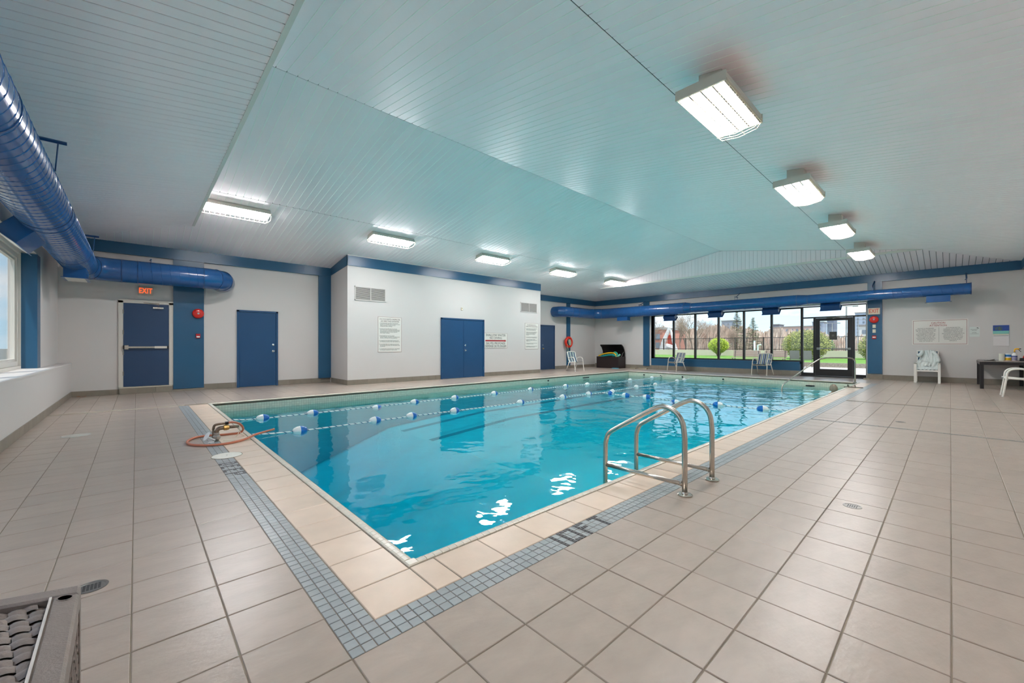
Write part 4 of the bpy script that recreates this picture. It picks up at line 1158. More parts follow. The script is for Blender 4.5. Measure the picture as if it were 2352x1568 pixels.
for i in range(34):
    v = i / 33
    if v < .7:
        q = v / .7; x = 18.80 - .17 * q ** 1.4 - .0; z = 1.035 - .52 * q
    else:
        q = (v - .7) / .3; x = 18.63 - .30 * q; z = .515 - .085 * q + .02 * sin(q * 6)
    half = .15 + .10 * min(1, v * 1.7) + .012 * sin(v * 14)
    row = []
    for k in range(40):
        u = (k / 39) * 2 - 1
        skew = -.02 + .05 * (v - .5)
        row.append((x - .025 - .045 * (1 - u * u) - fold(u * .5, v, .016), .51 + skew + half * u, z + .008 * sin(u * 19 + v * 8) - (.05 * u * u if v < .1 else 0)))
    rows.append(row)
back = [[(p[0] + .05, p[1], p[2] - .01) for p in r] for r in rows]
g_ = MB(); g_.strip(rows); g_.strip(back)
g_.strip([rows[0], back[0]]); g_.strip([rows[-1], back[-1]]); g_.strip([[r[0] for r in rows], [r[0] for r in back]]); g_.strip([[r[-1] for r in rows], [r[-1] for r in back]])
part('robe_body', g_, ROBE, rb, smooth=True)
def sleeve(pts, r): 
    P = arc(pts, 6); n_ = len(P)
    rr = [r * (.85 + .3 * i / n_) + .008 * sin(i * 2.1) for i in range(n_)]
    return MB().tube(P, rr, 12)
part('sleeve', sleeve([(18.72, .38, 1.0), (18.68, .31, .88), (18.66, .27, .76), (18.62, .26, .66)], .05), ROBE, rb, smooth=True)
part('sleeve', sleeve([(18.74, .62, 1.0), (18.66, .64, .92), (18.62, .68, .87), (18.6, .72, .84)], .05), ROBE, rb, smooth=True)
part('collar_fold', MB().tube(arc([(18.76, .56, 1.02), (18.70, .53, .93), (18.66, .5, .8), (18.63, .49, .7)], 6), [.022] * 18 + [.012], 8), ROBE, rb, smooth=True)
part('belt', MB().tube(arc([(18.6, .66, .70), (18.55, .52, .68), (18.54, .44, .66), (18.53, .45, .55), (18.5, .5, .5)], 6), .012, 6), ROBE, rb, smooth=True)
part('label_print', MB().box(18.50, .47, .50, 18.505, .56, .53), mat('grey_print', (96, 104, 106), .8), rb)

# table and what stands on it
tb = thing('table', 'black metal table with a grey top against the right wall', 'table', (17.9, -1.0, 0))
part('tabletop', MB().bbox(16.96, -1.43, .715, 18.9, -.55, .75, .004), GREYT, tb)
ap = MB(); ap.box(16.955, -1.43, .655, 17.0, -.55, .738); ap.box(18.86, -1.43, .655, 18.905, -.55, .738); ap.box(16.96, -.59, .655, 18.9, -.545, .738); ap.box(16.96, -1.435, .655, 18.9, -1.40, .738)
part('apron', ap, TABLE, tb)
for x in (16.955, 18.835):
    for y in (-.62, -1.435): part('leg', MB().box(x, y, 0, x + .07, y + .07, .655), TABLE, tb)
TZ = .75
o = thing('paper_stack', 'loose white papers and a clipboard on the table', 'papers', (17.75, -.72, TZ))
part('clipboard', MB().box(17.45, -.86, TZ, 17.95, -.66, TZ + .008), mat('dark_clipboard', (84, 80, 76), .6), o)
part('paper', MB().strip([[(17.5 + .05 * i, -.84 + .17 * j, TZ + .012 + .04 * (1 - i / 8) * (1 - j)) for j in (0, 1)] for i in range(9)]), mat('white_paper', (232, 228, 222), .7), o)
part('clip', MB().box(17.93, -.80, TZ + .008, 17.97, -.72, TZ + .02), STEEL, o)
part('paper', MB().box(17.3, -1.05, TZ, 17.5, -.85, TZ + .002), mat('cream_paper', (222, 212, 190), .7), o)
o = thing('paper_cup', 'tall pale roll standing on the table left of the wipes tub', 'paper roll', (17.95, -.98, TZ))
part('roll', MB().lathe([(.055, 0), (.055, .2), (.018, .2), (.018, .19), (0, .19)], 24, (17.95, -.985, TZ)), mat('pale_roll', (216, 214, 196), .8), o, smooth=40)
o = thing('wipes_tub', 'white tub with blue and yellow label on the table', 'tub', (18.0, -1.1, TZ))
part('tub', MB().lathe([(.06, 0), (.062, .005), (.062, .19), (.055, .2), (0, .2)], 28, (18.0, -1.1, TZ)), WHITE, o, smooth=40)
part('blue_label', MB().lathe([(.0632, .115), (.0632, .175)], 28, (18.0, -1.1, TZ), cap=False), mat('label_blue', (40, 122, 186), .5), o, smooth=True)
part('yellow_label', MB().lathe([(.0632, .015), (.0632, .085)], 28, (18.0, -1.1, TZ), cap=False), mat('label_yellow', (236, 190, 20), .5), o, smooth=True)
o = thing('spray_bottle', 'spray bottle with a yellow and black trigger on the table', 'spray bottle', (18.02, -1.2, TZ))
bx_, by_ = 17.98, -1.215
part('bottle', MB().lathe([(.05, 0), (.052, .01), (.052, .15), (.045, .19), (.02, .225), (.018, .24), (0, .24)], 28, (bx_, by_, TZ)), WHITE, o, smooth=40)
part('label', MB().lathe([(.0535, .02), (.0535, .135)], 28, (bx_, by_, TZ), cap=False), mat('label_lilac', (150, 146, 176), .5, noise=.2, nscale=60), o, smooth=True)
part('label_band', MB().lathe([(.0540, .115), (.0540, .145)], 28, (bx_, by_, TZ), cap=False), mat('label_navy', (42, 62, 122), .5), o, smooth=True)
part('trigger_head', MB().tube(arc([(bx_, by_, TZ + .24), (bx_, by_, TZ + .29), (bx_, by_ - .01, TZ + .325), (bx_, by_ - .05, TZ + .335), (bx_, by_ - .08, TZ + .33)], 4), [.015] * 8 + [.02] * 5 + [.022] * 4, 10), mat('trigger_yellow', (238, 176, 12), .4), o, smooth=True)
part('nozzle', MB().tube([(bx_, by_ - .075, TZ + .335), (bx_, by_ - .115, TZ + .335)], .012, 8), BLACK, o)
part('trigger', MB().tube([(bx_, by_ - .07, TZ + .315), (bx_, by_ - .09, TZ + .285), (bx_, by_ - .115, TZ + .255)], .007, 6), BLACK, o)
part('collar', MB().lathe([(.022, .235), (.022, .25)], 16, (bx_, by_, TZ)), BLACK, o)
o = thing('desk_tray', 'small black tray with a red marker and pens on the table', 'tray', (17.95, -1.36, TZ))
part('tray', MB().prism([(-1.43, TZ), (-1.30, TZ), (-1.31, TZ + .085), (-1.42, TZ + .085)], 17.87, 18.03, 'x'), BLACK, o)
part('red_marker', MB().tube([(17.95, -1.365, TZ + .08), (17.95, -1.385, TZ + .15)], .016, 8), RED, o)
part('pen', MB().tube([(17.93, -1.33, TZ + .08), (17.94, -1.325, TZ + .13)], .006, 6), CREAM, o)
for k, (x, y, c) in enumerate(((17.62, -1.08, (170, 96, 60)), (17.7, -1.2, (120, 60, 60)))):
    o = thing('pencil', ('orange pencil lying on the table front' if k == 0 else 'dark red pen lying on the table front'), 'pencil', (x, y, TZ))
    part('shaft', MB().tube([(x, y - .08, TZ + .005), (x, y + .08, TZ + .005)], .005, 6), mat('pencil_%s' % ('orange' if k == 0 else 'red'), c, .5), o); part('tip', MB().tube([(x, y + .08, TZ + .005), (x, y + .095, TZ + .005)], [.005, .001], 6), INK, o)

# ---- ring buoy
rx, ry, rz_ = 16.45, YB - .15, 1.36
o = thing('ring_buoy', 'orange ring buoy hung on the narrow blue column', 'life ring', (rx, ry, rz_))
tor = MB(); R_, r_ = .232, .068
P = [(rx + R_ * cos(2 * pi * k / 40), ry, rz_ + R_ * sin(2 * pi * k / 40)) for k in range(40)]
part('ring', MB().tube(P, r_, 16, closed=True), mat('buoy_orange', (222, 46, 22), .35), o, smooth=True)
part('wall_hook', MB().tube([(rx, YB - .04, rz_ + .1), (rx, ry - .02, rz_ + .1), (rx, ry - .02, rz_ + .17)], .01, 6), WHITE, o)
GR = mat('green_rope', (92, 140, 104), .8); WR = mat('pale_rope', (210, 212, 190), .8)
rope = thing('rope_coil', 'coiled pale green rope inside and below the ring buoy', 'rope', (rx, ry, rz_ - .1))
for k in range(7):
    part('coil', MB().tube(arc([(rx - .07 + k * .02, ry - .06, rz_ + .14), (rx - .10 + k * .02, ry - .08, rz_), (rx - .02 + .012 * k, ry - .085, rz_ - .16), (rx + .06 + k * .008, ry - .08, rz_ - .02), (rx - .05 + k * .02, ry - .06, rz_ + .14)], 5), .008, 5), GR if k % 2 else WR, rope)
part('loose_end', MB().tube(arc([(rx - .14, ry - .07, rz_ - .08), (rx - .2, ry - .05, rz_ - .35), (rx - .16, ry - .04, rz_ - .5), (rx - .08, ry - .04, rz_ - .42), (rx - .1, ry - .04, rz_ - .22)], 6), .006, 5), WR, rope)
part('loose_end', MB().tube(arc([(rx - .16, ry - .07, rz_ - .1), (rx - .16, ry - .05, rz_ - .5), (rx - .1, ry - .04, rz_ - .72), (rx - .04, ry - .04, rz_ - .66), (rx - .06, ry - .04, rz_ - .35)], 6), .006, 5), GR, rope)

# ---- deck box with pool toys
bxm = mat('dark_brown_resin', (44, 32, 32), .45, bump=.4, bscale=60)
bx0_, bx1_, by0_, by1_ = 18.22, 18.86, 11.62, 12.96
db = thing('storage_box', 'dark brown storage box with its lid open in the far corner', 'storage box', (18.5, 12.3, 0))
g_ = MB(); tq = .03
g_.bbox(bx0_, by0_, .02, bx0_ + tq, by1_, .60); g_.bbox(bx1_ - tq, by0_, .02, bx1_, by1_, .60); g_.bbox(bx0_ + tq, by0_, .02, bx1_ - tq, by0_ + tq, .60); g_.bbox(bx0_ + tq, by1_ - tq, .02, bx1_ - tq, by1_, .60); g_.box(bx0_, by0_, .0, bx1_, by1_, .03)
part('body', g_, bxm, db)
for x in (bx0_ + .005, bx1_ - .045):
    for y in (by0_ + .005, by1_ - .045): part('corner_post', MB().bbox(x - .012, y - .012, 0, x + .052, y + .052, .605), bxm, db)
for k in range(5): part('side_groove', MB().box(bx0_ - .004, by0_ + .06, .09 + k * .1, bx0_ + .001, by1_ - .06, .13 + k * .1), bxm, db)
part('handle_slot', MB().box(18.5, by0_ - .006, .53, 18.62, by0_ + .002, .56), BLACK, db)
pl_ = [(bx1_ - .005, .60), (bx1_ - .0, .78), (bx1_ - .05, .95), (bx1_ - .15, 1.12), (bx1_ - .30, 1.24)]
lid = MB()
lid.strip([[(x, y, z) for y in (by0_, by1_)] for x, z in pl_]); lid.strip([[(x - .02, y, z - .012) for y in (by0_ + .02, by1_ - .02)] for x, z in pl_])
for y in (by0_, by1_ - .02):
    lid.prism(pl_ + [(x - .05, z - .03) for x, z in pl_[::-1]], y, y + .02, 'y')
part('lid', lid, mat('black_lid', (20, 16, 17), .4), db)
part('gas_strut', MB().tube([(18.55, by0_ + .06, .55), (18.80, by0_ + .06, .85)], .008, 6), STEELD, db)
def toy(name, label, cat, mb, m, smooth=True): 
    return solid(name, mb, m, label, cat, (18.5, 12.3, .6), 'pool toys in the storage box', smooth=smooth)
toy('pool_noodle', 'yellow foam noodle arching out of the storage box', 'pool toy', MB().tube(arc([(18.34, 12.92, .63), (18.36, 12.7, .72), (18.4, 12.4, .78), (18.45, 12.1, .79), (18.4, 11.92, .72), (18.38, 11.85, .56)], 6), .035, 10), mat('foam_yellow', (240, 186, 28), .7))
toy('pool_noodle', 'teal foam noodle lying across the storage box', 'pool toy', MB().tube(arc([(18.32, 12.85, .56), (18.34, 12.5, .65), (18.36, 12.1, .69), (18.4, 11.85, .63)], 6), .045, 10), mat('foam_teal', (30, 160, 156), .7))
toy('float_disc', 'round green-teal float standing up in the storage box', 'float', MB().lathe([(.02, -.03), (.17, -.03), (.19, 0), (.17, .03), (.02, .03)], 28, (18.5, 12.0, .68), 'x'), mat('foam_green', (40, 158, 132), .6))
toy('foam_dumbbell', 'pale green foam bar sticking out at the right of the storage box', 'pool toy', MB().tube([(18.4, 11.85, .55), (18.42, 11.62 + .03, .72)], .045, 8), mat('foam_mint', (124, 204, 176), .7))
toy('foam_block', 'blue foam block sticking up at the left of the storage box', 'pool toy', MB().obox((18.45, 12.76, .68), (.08, .1, .16), Matrix.Rotation(radians(-35), 3, 'X')), mat('foam_blue', (44, 110, 170), .7), False)
solid('kickboard', MB().prism([(18.0, 11.55), (18.16, 11.55), (18.18, 11.6), (18.18, 11.85), (18.0, 11.88), (17.97, 11.7)], 0.001, .03, 'z'), mat('kickboard_blue', (110, 190, 214), .6), 'light blue kickboard on the floor in front of the storage box', 'kickboard', (18.08, 11.7, 0))
def low_block(nm, lab, x, y, s_):
    return solid(nm, MB().bbox(x, y, 0, x + s_[0], y + s_[1], s_[2], .004), mat('beige_block', (170, 158, 136), .7), lab, 'wood block', (x, y, 0))
low_block('wood_block', 'small beige wood block on the floor by the column left of the windows', 18.55, 10.85, (.12, .3, .05))
low_block('wood_block', 'longer beige wood block under the column left of the far windows', 18.6, 10.25, (.1, .45, .06))
low_block('door_wedge', 'small beige wedge on the floor beside the glass door column', 18.6, 1.9, (.1, .16, .04))

# ---- ladder handrails
for k, (x, lab) in enumerate(((3.15, 'nearer brushed steel pool ladder handrail'), (3.685, 'farther brushed steel pool ladder handrail'))):
    o = thing('pool_handrail', lab, 'handrail', (x, 1.413, 0), group=None)
    r = .021
    path = [(x, 1.413, 0), (x, 1.413, .25)] + arc([(x, 1.413, .44), (x, 1.43, .56), (x, 1.485, .64), (x, 1.57, .675), (x, 1.655, .655), (x, 1.86, .535), (x, 2.05, .42), (x, 2.115, .365), (x, 2.143, .28)], 5) + [(x, 2.145, .1), (x, 2.145, -.85)]
    part('rail', MB().tube(path, r, 18), STEEL, o, smooth=True)
    part('cross_tube', MB().tube([(x, 2.135, .085), (x, 1.425, .085)], .017, 14), STEEL, o, smooth=True)
    part('escutcheon', MB().lathe([(.056, .001), (.058, .008), (.048, .016), (.028, .018), (.024, .03), (.021, .03)], 28, (x, 1.413, 0)), STEEL, o, smooth=30)
    part('weld_ring', MB().tube([(x, 1.437, .085), (x, 1.445, .085)], .021, 14), STEEL, o)
for k, z in enumerate((-.32, -.58)):
    pass
lad = thing('pool_ladder_steps', 'submerged steel treads between the two ladder handrails', 'ladder', (3.15, 2.145, -.6))
for z in (-.34, -.62): part('tread', MB().bbox(3.17, 2.10, z, 3.665, 2.19, z + .025), STEEL, lad)
# far rail down the corner steps
B = Vector((16.77, 2.06, 0)); D_ = Vector((-2.17, 1.47, 0))
def on(s_, z): p = B + D_ * s_; return (p.x, p.y, z)
o = thing('pool_handrail', 'slim steel handrail running down the corner steps by the far door', 'handrail', tuple(B))
part('rail', MB().tube([on(0, 0.0), on(0, .62)] + arc([on(0, .68), on(.025, .75), on(.08, .785), on(.2, .79), on(.40, .79), on(.46, .765), on(.55, .68), on(.9, .12), on(.965, .01), on(.99, -.06), on(1.0, -.18)], 5) + [on(1.0, -.6)], .02, 14), STEEL, o, smooth=True)
part('escutcheon', MB().lathe([(.05, .001), (.05, .01), (.022, .02)], 20, tuple(B)), STEEL, o, smooth=30)

# ---- swimmer's head at the far end (grey-brown hair, at water level) resting by the wall
SK = mat('skin', (190, 150, 126), .5); HAIR = mat('grey_brown_hair', (156, 140, 122), .7, bump=.8, bscale=90, noise=.2, nscale=40, stretch=(1, 1, 4))
def head_mesh(c, s_, yaw):
    mb = MB(); n1, n2 = 20, 28; R = Matrix.Rotation(yaw, 3, 'Z'); rows = []
    for i in range(n1 + 1):
        th = pi * i / n1; row = []
        for k in range(n2 + 1):
            ph = 2 * pi * k / n2
            x, y, z = sin(th) * cos(ph), sin(th) * sin(ph), cos(th)
            # face towards +x : chin narrower, nose, brow, eye hollows
            X = x * .095; Y = y * .075; Z = z * .12
            if z < 0: X *= 1 - .12 * (-z) ; Y *= 1 - .30 * (-z) ** 1.5
            if x > .6:
                X += .022 * math.exp(-((y / .17) ** 2) - ((z + .12) / .18) ** 2)            # nose
                X -= .010 * (math.exp(-(((y - .38) / .16) ** 2) - ((z - .02) / .12) ** 2) + math.exp(-(((y + .38) / .16) ** 2) - ((z - .02) / .12) ** 2))
                X += .006 * math.exp(-((y / .3) ** 2) - ((z + .48) / .07) ** 2)
            p = R @ Vector((X, Y, Z)) * s_; row.append((c[0] + p.x, c[1] + p.y, c[2] + p.z))
        rows.append(row)
    return mb.strip(rows)
hc = Vector((14.18, 2.2, -.02)); hy = radians(35)
pn = thing('person', 'person with short grey-brown hair standing in the water at the pool edge', 'person', (14.16, 2.17, -.66))
part('head', head_mesh(hc, 1.0, hy), SK, pn, smooth=True)
R = Matrix.Rotation(hy, 3, 'Z')
rows = []
for i in range(13):
    th = pi * .62 * i / 12; row = []
    for k in range(33):
        ph = pi * .28 + (2 * pi - pi * .56) * k / 32 if i > 5 else 2 * pi * k / 32 + pi * .28
        x, y, z = sin(th) * cos(ph), sin(th) * sin(ph), cos(th)
        lump = 1 + .02 * sin(k * 2.3 + i) + .02 * sin(i * 3.1 + k * .7)
        p = R @ Vector((x * .108, y * .089, z * .131)) * lump; row.append((hc.x + p.x, hc.y + p.y, hc.z + p.z))
    rows.append(row)
part('hair', MB().strip(rows), HAIR, pn, smooth=True)
for s_ in (-1, 1):
    p = R @ Vector((.0, s_ * .076, -.01)); part('ear', MB().lathe([(0, -.008), (.016, -.006), (.02, .002), (.012, .008), (0, .004)], 12, tuple(hc + p), 'y'), SK, pn, smooth=True)
    p = R @ Vector((.083, s_ * .03, .004)); part('eye', MB().lathe([(0, .008), (.009, .004), (.011, -.002), (0, -.006)], 10, tuple(hc + p)), mat('eye_white', (228, 224, 218), .3), pn, smooth=True)
def skin_body(name, verts, edges, radii, m, parent, loc):
    me = bpy.data.meshes.new(name); me.from_pydata([tuple(Vector(v) - Vector(loc)) for v in verts], edges, [])
    ob = bpy.data.objects.new(name, me); link(ob); md = ob.modifiers.new('s', 'SKIN')
    for i, r in enumerate(radii): me.skin_vertices[0].data[i].radius = (r, r)
    me.skin_vertices[0].data[0].use_root = True
    sb = ob.modifiers.new('d', 'SUBSURF'); sb.levels = 2
    bpy.context.view_layer.update(); dg = bpy.context.evaluated_depsgraph_get()
    m2 = bpy.data.meshes.new_from_object(ob.evaluated_get(dg)); bpy.data.objects.remove(ob)
    m2.materials.clear(); m2.materials.append(m)
    for p_ in m2.polygons: p_.use_smooth = True
    ob = bpy.data.objects.new(name, m2); link(ob, parent); return ob
def bp_(x, y, z): p = R @ Vector((x, y, 0)); return (hc.x + p.x, hc.y + p.y, z)
V = [bp_(0, .12, -.66 + .0), bp_(0, .12, -.5), bp_(0, .12, -.36), bp_(0, .06, -.26), bp_(0, 0, -.19)]
bz = []
Vb = [(hc.x, hc.y + .2, -0.46), (hc.x, hc.y + .1, -0.37), (hc.x, hc.y + .03, -0.22), (hc.x, hc.y, -0.14), (hc.x, hc.y, -0.07),
      (hc.x - .17, hc.y + .03, -0.22), (hc.x - .24, hc.y + .12, -0.34), (hc.x - .2, hc.y + .3, -0.30), (hc.x + .17, hc.y + .03, -0.22), (hc.x + .24, hc.y + .12, -0.34), (hc.x + .2, hc.y + .3, -0.30),
      (hc.x - .1, hc.y + .42, -0.44), (hc.x + .1, hc.y + .42, -0.44), (hc.x - .1, hc.y + .6, -0.52), (hc.x + .1, hc.y + .6, -0.52)]
Eb = [(0, 1), (1, 2), (2, 3), (3, 4), (2, 5), (5, 6), (6, 7), (2, 8), (8, 9), (9, 10), (0, 11), (11, 13), (0, 12), (12, 14)]
skin_body('body', Vb, Eb, [.12, .12, .11, .055, .05, .055, .042, .032, .055, .042, .032, .07, .07, .045, .045], SK, pn, (14.16, 2.17, -.66))

# ---- flip-flops on the coping
def sandal(lab, x, y, rot):
    t = thing('sandal', lab, 'sandal', (x, y, 0), rot, 'pair of pool sandals on the deck')
    pts = [(-.13, -.025), (-.12, -.04), (-.05, -.035), (.02, -.042), (.09, -.05), (.125, -.03), (.135, 0), (.12, .035), (.08, .048), (.0, .038), (-.08, .034), (-.12, .036), (-.135, .01)]
    part('sole', MB().prism(pts, .001, .022, 'z'), mat('sandal_grey', (120, 112, 100), .7), t, world=False)
    part('strap', MB().tube(arc([(.03, -.042, .018), (.04, -.025, .065), (.045, 0, .078), (.04, .025, .065), (.03, .042, .018)], 4), .009, 6), mat('sandal_strap', (96, 90, 80), .7), t, world=False, smooth=True)
sandal('left one of a pair of grey pool sandals on the deck edge', 14.75, 1.93, radians(120)); sandal('right one of a pair of grey pool sandals on the deck edge', 14.72, 1.77, radians(100))

# ---- pipe stub with valve and red hose
PIPE = mat('tarnished_pipe', (128, 108, 92), .4, metal=.8, noise=.2, nscale=40); GALV = mat('galvanised_pipe', (172, 166, 158), .4, metal=.8); BRASS = mat('brass_fitting', (172, 138, 82), .35, metal=.9)
vp = thing('water_standpipe', 'pipe stub with elbow, brass valve and white flange beside the red hose', 'pipe', (.72, 6.12, 0))
x, y = .72, 6.12
part('pipe', MB().tube([(x, y, 0), (x, y, .10)], .022, 14), GALV, vp, smooth=True)
part('union_nut', MB().lathe([(.03, .02), (.04, .035), (.04, .06), (.03, .075)], 8, (x, y, 0)), GALV, vp)
part('collar', MB().lathe([(.028, .075), (.03, .08), (.03, .10), (.026, .105)], 16, (x, y, 0)), GALV, vp)
part('elbow', MB().tube(arc([(x, y, .095), (x + .005, y, .13), (x + .03, y, .152), (x + .065, y, .155)], 5), .024, 14), PIPE, vp, smooth=True)
part('valve_body', MB().lathe([(.022, .065), (.034, .075), (.036, .10), (.03, .125), (.024, .13)], 8, (x, y, .155), 'x'), BRASS, vp)
part('nipple', MB().tube([(x + .125, y, .155), (x + .23, y, .155)], .019, 14), PIPE, vp, smooth=True)
part('branch_pipe', MB().tube([(x - .03, y + .03, 0.02), (x - .03, y + .03, .14)], .013, 10), PIPE, vp, smooth=True)
part('branch_elbow', MB().tube(arc([(x - .03, y + .03, .14), (x - .02, y + .03, .185), (x + .01, y + .03, .20), (x + .11, y + .03, .205)], 5), .014, 10), PIPE, vp, smooth=True)
part('hose_clamp', MB().tube([(x + .09, y + .03, .205), (x + .125, y + .03, .206)], .02, 10), BLACK, vp)
fl_ = part('flange', MB().obox((x - .06, y + .03, .06), (.005, .005, .005), Matrix.Identity(3)), WHITE, vp)
Rr = Matrix.Rotation(radians(-60), 3, 'Y') @ Matrix.Rotation(radians(10), 3, 'X')
dm = MB(); dm.lathe([(0, 0), (.05, 0), (.055, .004), (.05, .01), (0, .01)], 24); dm.v = [tuple(Rr @ Vector(v) + Vector((x - .095, y + .0, .07))) for v in dm.v]
part('white_flange', dm, WHITE, vp, smooth=30)
part('valve_stem', MB().tube([(x - .085, y - .005, .062), (x - .02, y - .05, .025)], .008, 8), WHITE, vp)
part('stem_foot', MB().box(x - .09, y - .06, .0, x - .03, y - .03, .008), WHITE, vp)
hp = [(.83, 6.15, .206), (.90, 6.19, .20), (.985, 6.27, .155), (1.035, 6.36, .075), (1.01, 6.41, .02), (.907, 6.42, .015), (.79, 6.44, .015), (.683, 6.485, .015), (.572, 6.485, .015), (.485, 6.38, .015), (.443, 6.2, .015), (.471, 6.02, .015), (.579, 5.88, .015), (.695, 5.82, .015), (.823, 5.83, .015), (.97, 5.90, .02), (1.10, 5.98, .045), (1.22, 6.02, .06), (1.33, 6.04, .075)]
hs_ = solid('garden_hose', MB().tube(arc(hp, 6), .0135, 12), mat('terracotta_hose', (196, 116, 86), .45), 'terracotta coloured hose looped on the deck, its end over the pool', 'hose', (.72, 6.1, 0), smooth=True)
tw = MB().tube(arc([(1.02, 6.33, .09), (1.01, 6.34, .13), (.99, 6.30, .14), (.985, 6.30, .10), (.98, 6.30, .05), (.94, 6.24, .004)], 5), .0035, 5); tw.tube(arc([(.985, 6.30, .06), (1.0, 6.25, .02), (1.02, 6.2, .004)], 4), .003, 5); tw.tube(arc([(.78, 6.07, .004), (.84, 6.02, .005), (.95, 5.94, .004), (1.04, 5.96, .004)], 4), .003, 5)
solid('twine', tw, mat('cream_twine', (226, 216, 190), .8), 'cream twine knotted round the hose loop', 'twine', (.98, 6.3, 0))
# ---- skimmer lid, floor drains
sk = thing('skimmer_lid', 'round white plastic skimmer lid set into the mosaic band', 'lid', (.706, 5.24, 0))
part('lid', MB().lathe([(0, .006), (.12, .006), (.132, .004), (.135, 0)], 40, (.706, 5.24, 0)), mat('off_white_lid', (232, 226, 212), .45, noise=.05, nscale=30), sk)
part('finger_hole', MB().lathe([(.0, .0066), (.008, .0066)], 10, (.706, 5.24, 0)), INK, sk); part('lid_rim', MB().lathe([(.135, -.002), (.135, .003), (.14, .003), (.14, -.002)], 40, (.706, 5.24, 0)), mat('lid_rim', (150, 140, 120), .6), sk)
def drain(lab, x, y, r=.058):
    d_ = thing('floor_drain', lab, 'drain', (x, y, 0))
    part('ring', MB().lathe([(r, .0005), (r, .003), (r * .82, .003), (r * .8, .001), (0, .001)], 32, (x, y, 0)), STEELD, d_, smooth=30)
    h_ = MB(); k = 0
    for i in range(-3, 4):
        for j in range(-3, 4):
            if i * i + j * j < 9: h_.box(x + i * r * .22 - r * .08, y + j * r * .22 - r * .06, .0011, x + i * r * .22 + r * .08, y + j * r * .22 + r * .06, .0016)
    part('slots', h_, BLACK, d_)
drain('round steel floor drain behind the wicker table at the left', -.16, 2.83, .06)
drain('round steel floor drain, nearer of two on the right deck', 3.834, .486, .055)
drain('round steel floor drain, farther one on the right deck', 8.62, .52, .06)
lf_ = MB()
random.seed(5)
for k in range(9):
    a = random.random() * 6; cx_ = -1.0 + random.random() * .14; cy_ = YB - .05 - random.random() * .12; l = .02 + random.random() * .02
    lf_.prism([(cx_ + l * cos(a), cy_ + l * sin(a)), (cx_ + l * .4 * cos(a + 1.7), cy_ + l * .4 * sin(a + 1.7)), (cx_ - l * cos(a), cy_ - l * sin(a)), (cx_ - l * .4 * cos(a + 1.7), cy_ - l * .4 * sin(a + 1.7))], .002 + k * .002, .0035 + k * .002, 'z')
solid('dry_leaves', lf_, mat('dry_leaf', (176, 108, 60), .8, rnd=.3), 'a few dry orange leaves swept into the left corner', 'leaves', (-1.0, YB - .1, 0), kind='stuff')

# ---- lane ropes with floats
FW = mat('float_white', (236, 236, 234), .3); FB = mat('float_blue', (24, 106, 186), .3); FG = mat('float_pale', (214, 224, 226), .25)
WHT = mat('rope_white', (232, 234, 230), .7); RBL = mat('rope_blue', (30, 92, 130), .7)
FR_ = [(0, -.105), (.022, -.104), (.045, -.085), (.062, -.045), (.068, 0)]
fw_me = MB().lathe([(r, h) for r, h in FR_], 24, (0, 0, 0), 'x', cap=False).mesh('float_half_w', FW, True)
fb_me = MB().lathe([(r, -h) for r, h in FR_], 24, (0, 0, 0), 'x', cap=False).mesh('float_half_b', FB, True)
fp_me = MB().lathe([(r, -h) for r, h in FR_], 24, (0, 0, 0), 'x', cap=False).mesh('float_half_p', FG, True)
def lane_float(label, loc, rz, blue=True, group='floats on the pool rope lines', tilt=0, s_=1):
    t = thing('rope_float', label, 'float', loc, rz, group); t.rotation_euler = (0, tilt, rz); t.scale = (s_,) * 3
    a = bpy.data.objects.new('white_half', fw_me); link(a, t); b_ = bpy.data.objects.new('blue_half' if blue else 'pale_half', fb_me if blue else fp_me); link(b_, t)
    e_ = bpy.data.objects.new('rope_eye', fe_me); link(e_, t)
    return t
fe_me = MB().tube([(-.112, 0, 0), (.112, 0, 0)], .011, 8).mesh('float_eye', STEELD)
def rope_line(name, label, pts):
    t = thing(name, label, 'rope', tuple(pts[0]))
    P = arc(pts, 24)
    # white core with a blue helical strand
    part('rope_core', MB().tube(P, .011, 8), WHT, t, smooth=True)
    st_ = MB(); L_ = 0; HP = []
    Q = []
    for i in range(len(P) - 1):
        n_ = max(1, int((P[i + 1] - P[i]).length / .018))
        for k in range(n_): Q.append(P[i].lerp(P[i + 1], k / n_))
    for i in range(len(Q) - 1):
        d = (Q[i + 1] - Q[i]).normalized(); u = Vector((0, 0, 1)); v = d.cross(u).normalized(); L_ += (Q[i + 1] - Q[i]).length
        a = L_ / .11 * 2 * pi; HP.append(Q[i] + (u * cos(a) + v * sin(a)) * .0085)
    part('blue_strand', MB().tube(HP, .0075, 4), RBL, t)
    return t
RZ = WZ + .004
ra = [Vector((PX0 + .02, 8.66, RZ + .05)), Vector((1.7, 8.68, RZ)), Vector((3.9, 8.64, RZ)), Vector((6, 8.7, RZ)), Vector((10.5, 8.7, RZ)), Vector((12.7, 8.45, RZ)), Vector((15.9, 8.5, RZ)), Vector((PX1 - .02, 8.5, RZ + .05))]
rb_ = [Vector((PX0 + .02, 6.98, RZ + .05)), Vector((1.9, 7.0, RZ)), Vector((3.9, 7.0, RZ)), Vector((6.7, 6.92, RZ)), Vector((9.3, 6.86, RZ)), Vector((9.82, 6.82, RZ)), Vector((11.9, 6.95, RZ)), Vector((13.2, 6.92, RZ)), Vector((15.2, 7.1, RZ)), Vector((PX1 - .02, 7.1, RZ + .05))]
rc_ = [Vector((9.85, 6.8, RZ)), Vector((9.72, 5.96, RZ)), Vector((9.8, 5.4, RZ)), Vector((9.66, 4.57, RZ)), Vector((9.73, 3.6, RZ)), Vector((9.76, 2.7, RZ)), Vector((9.76, 2.02, RZ + .05))]
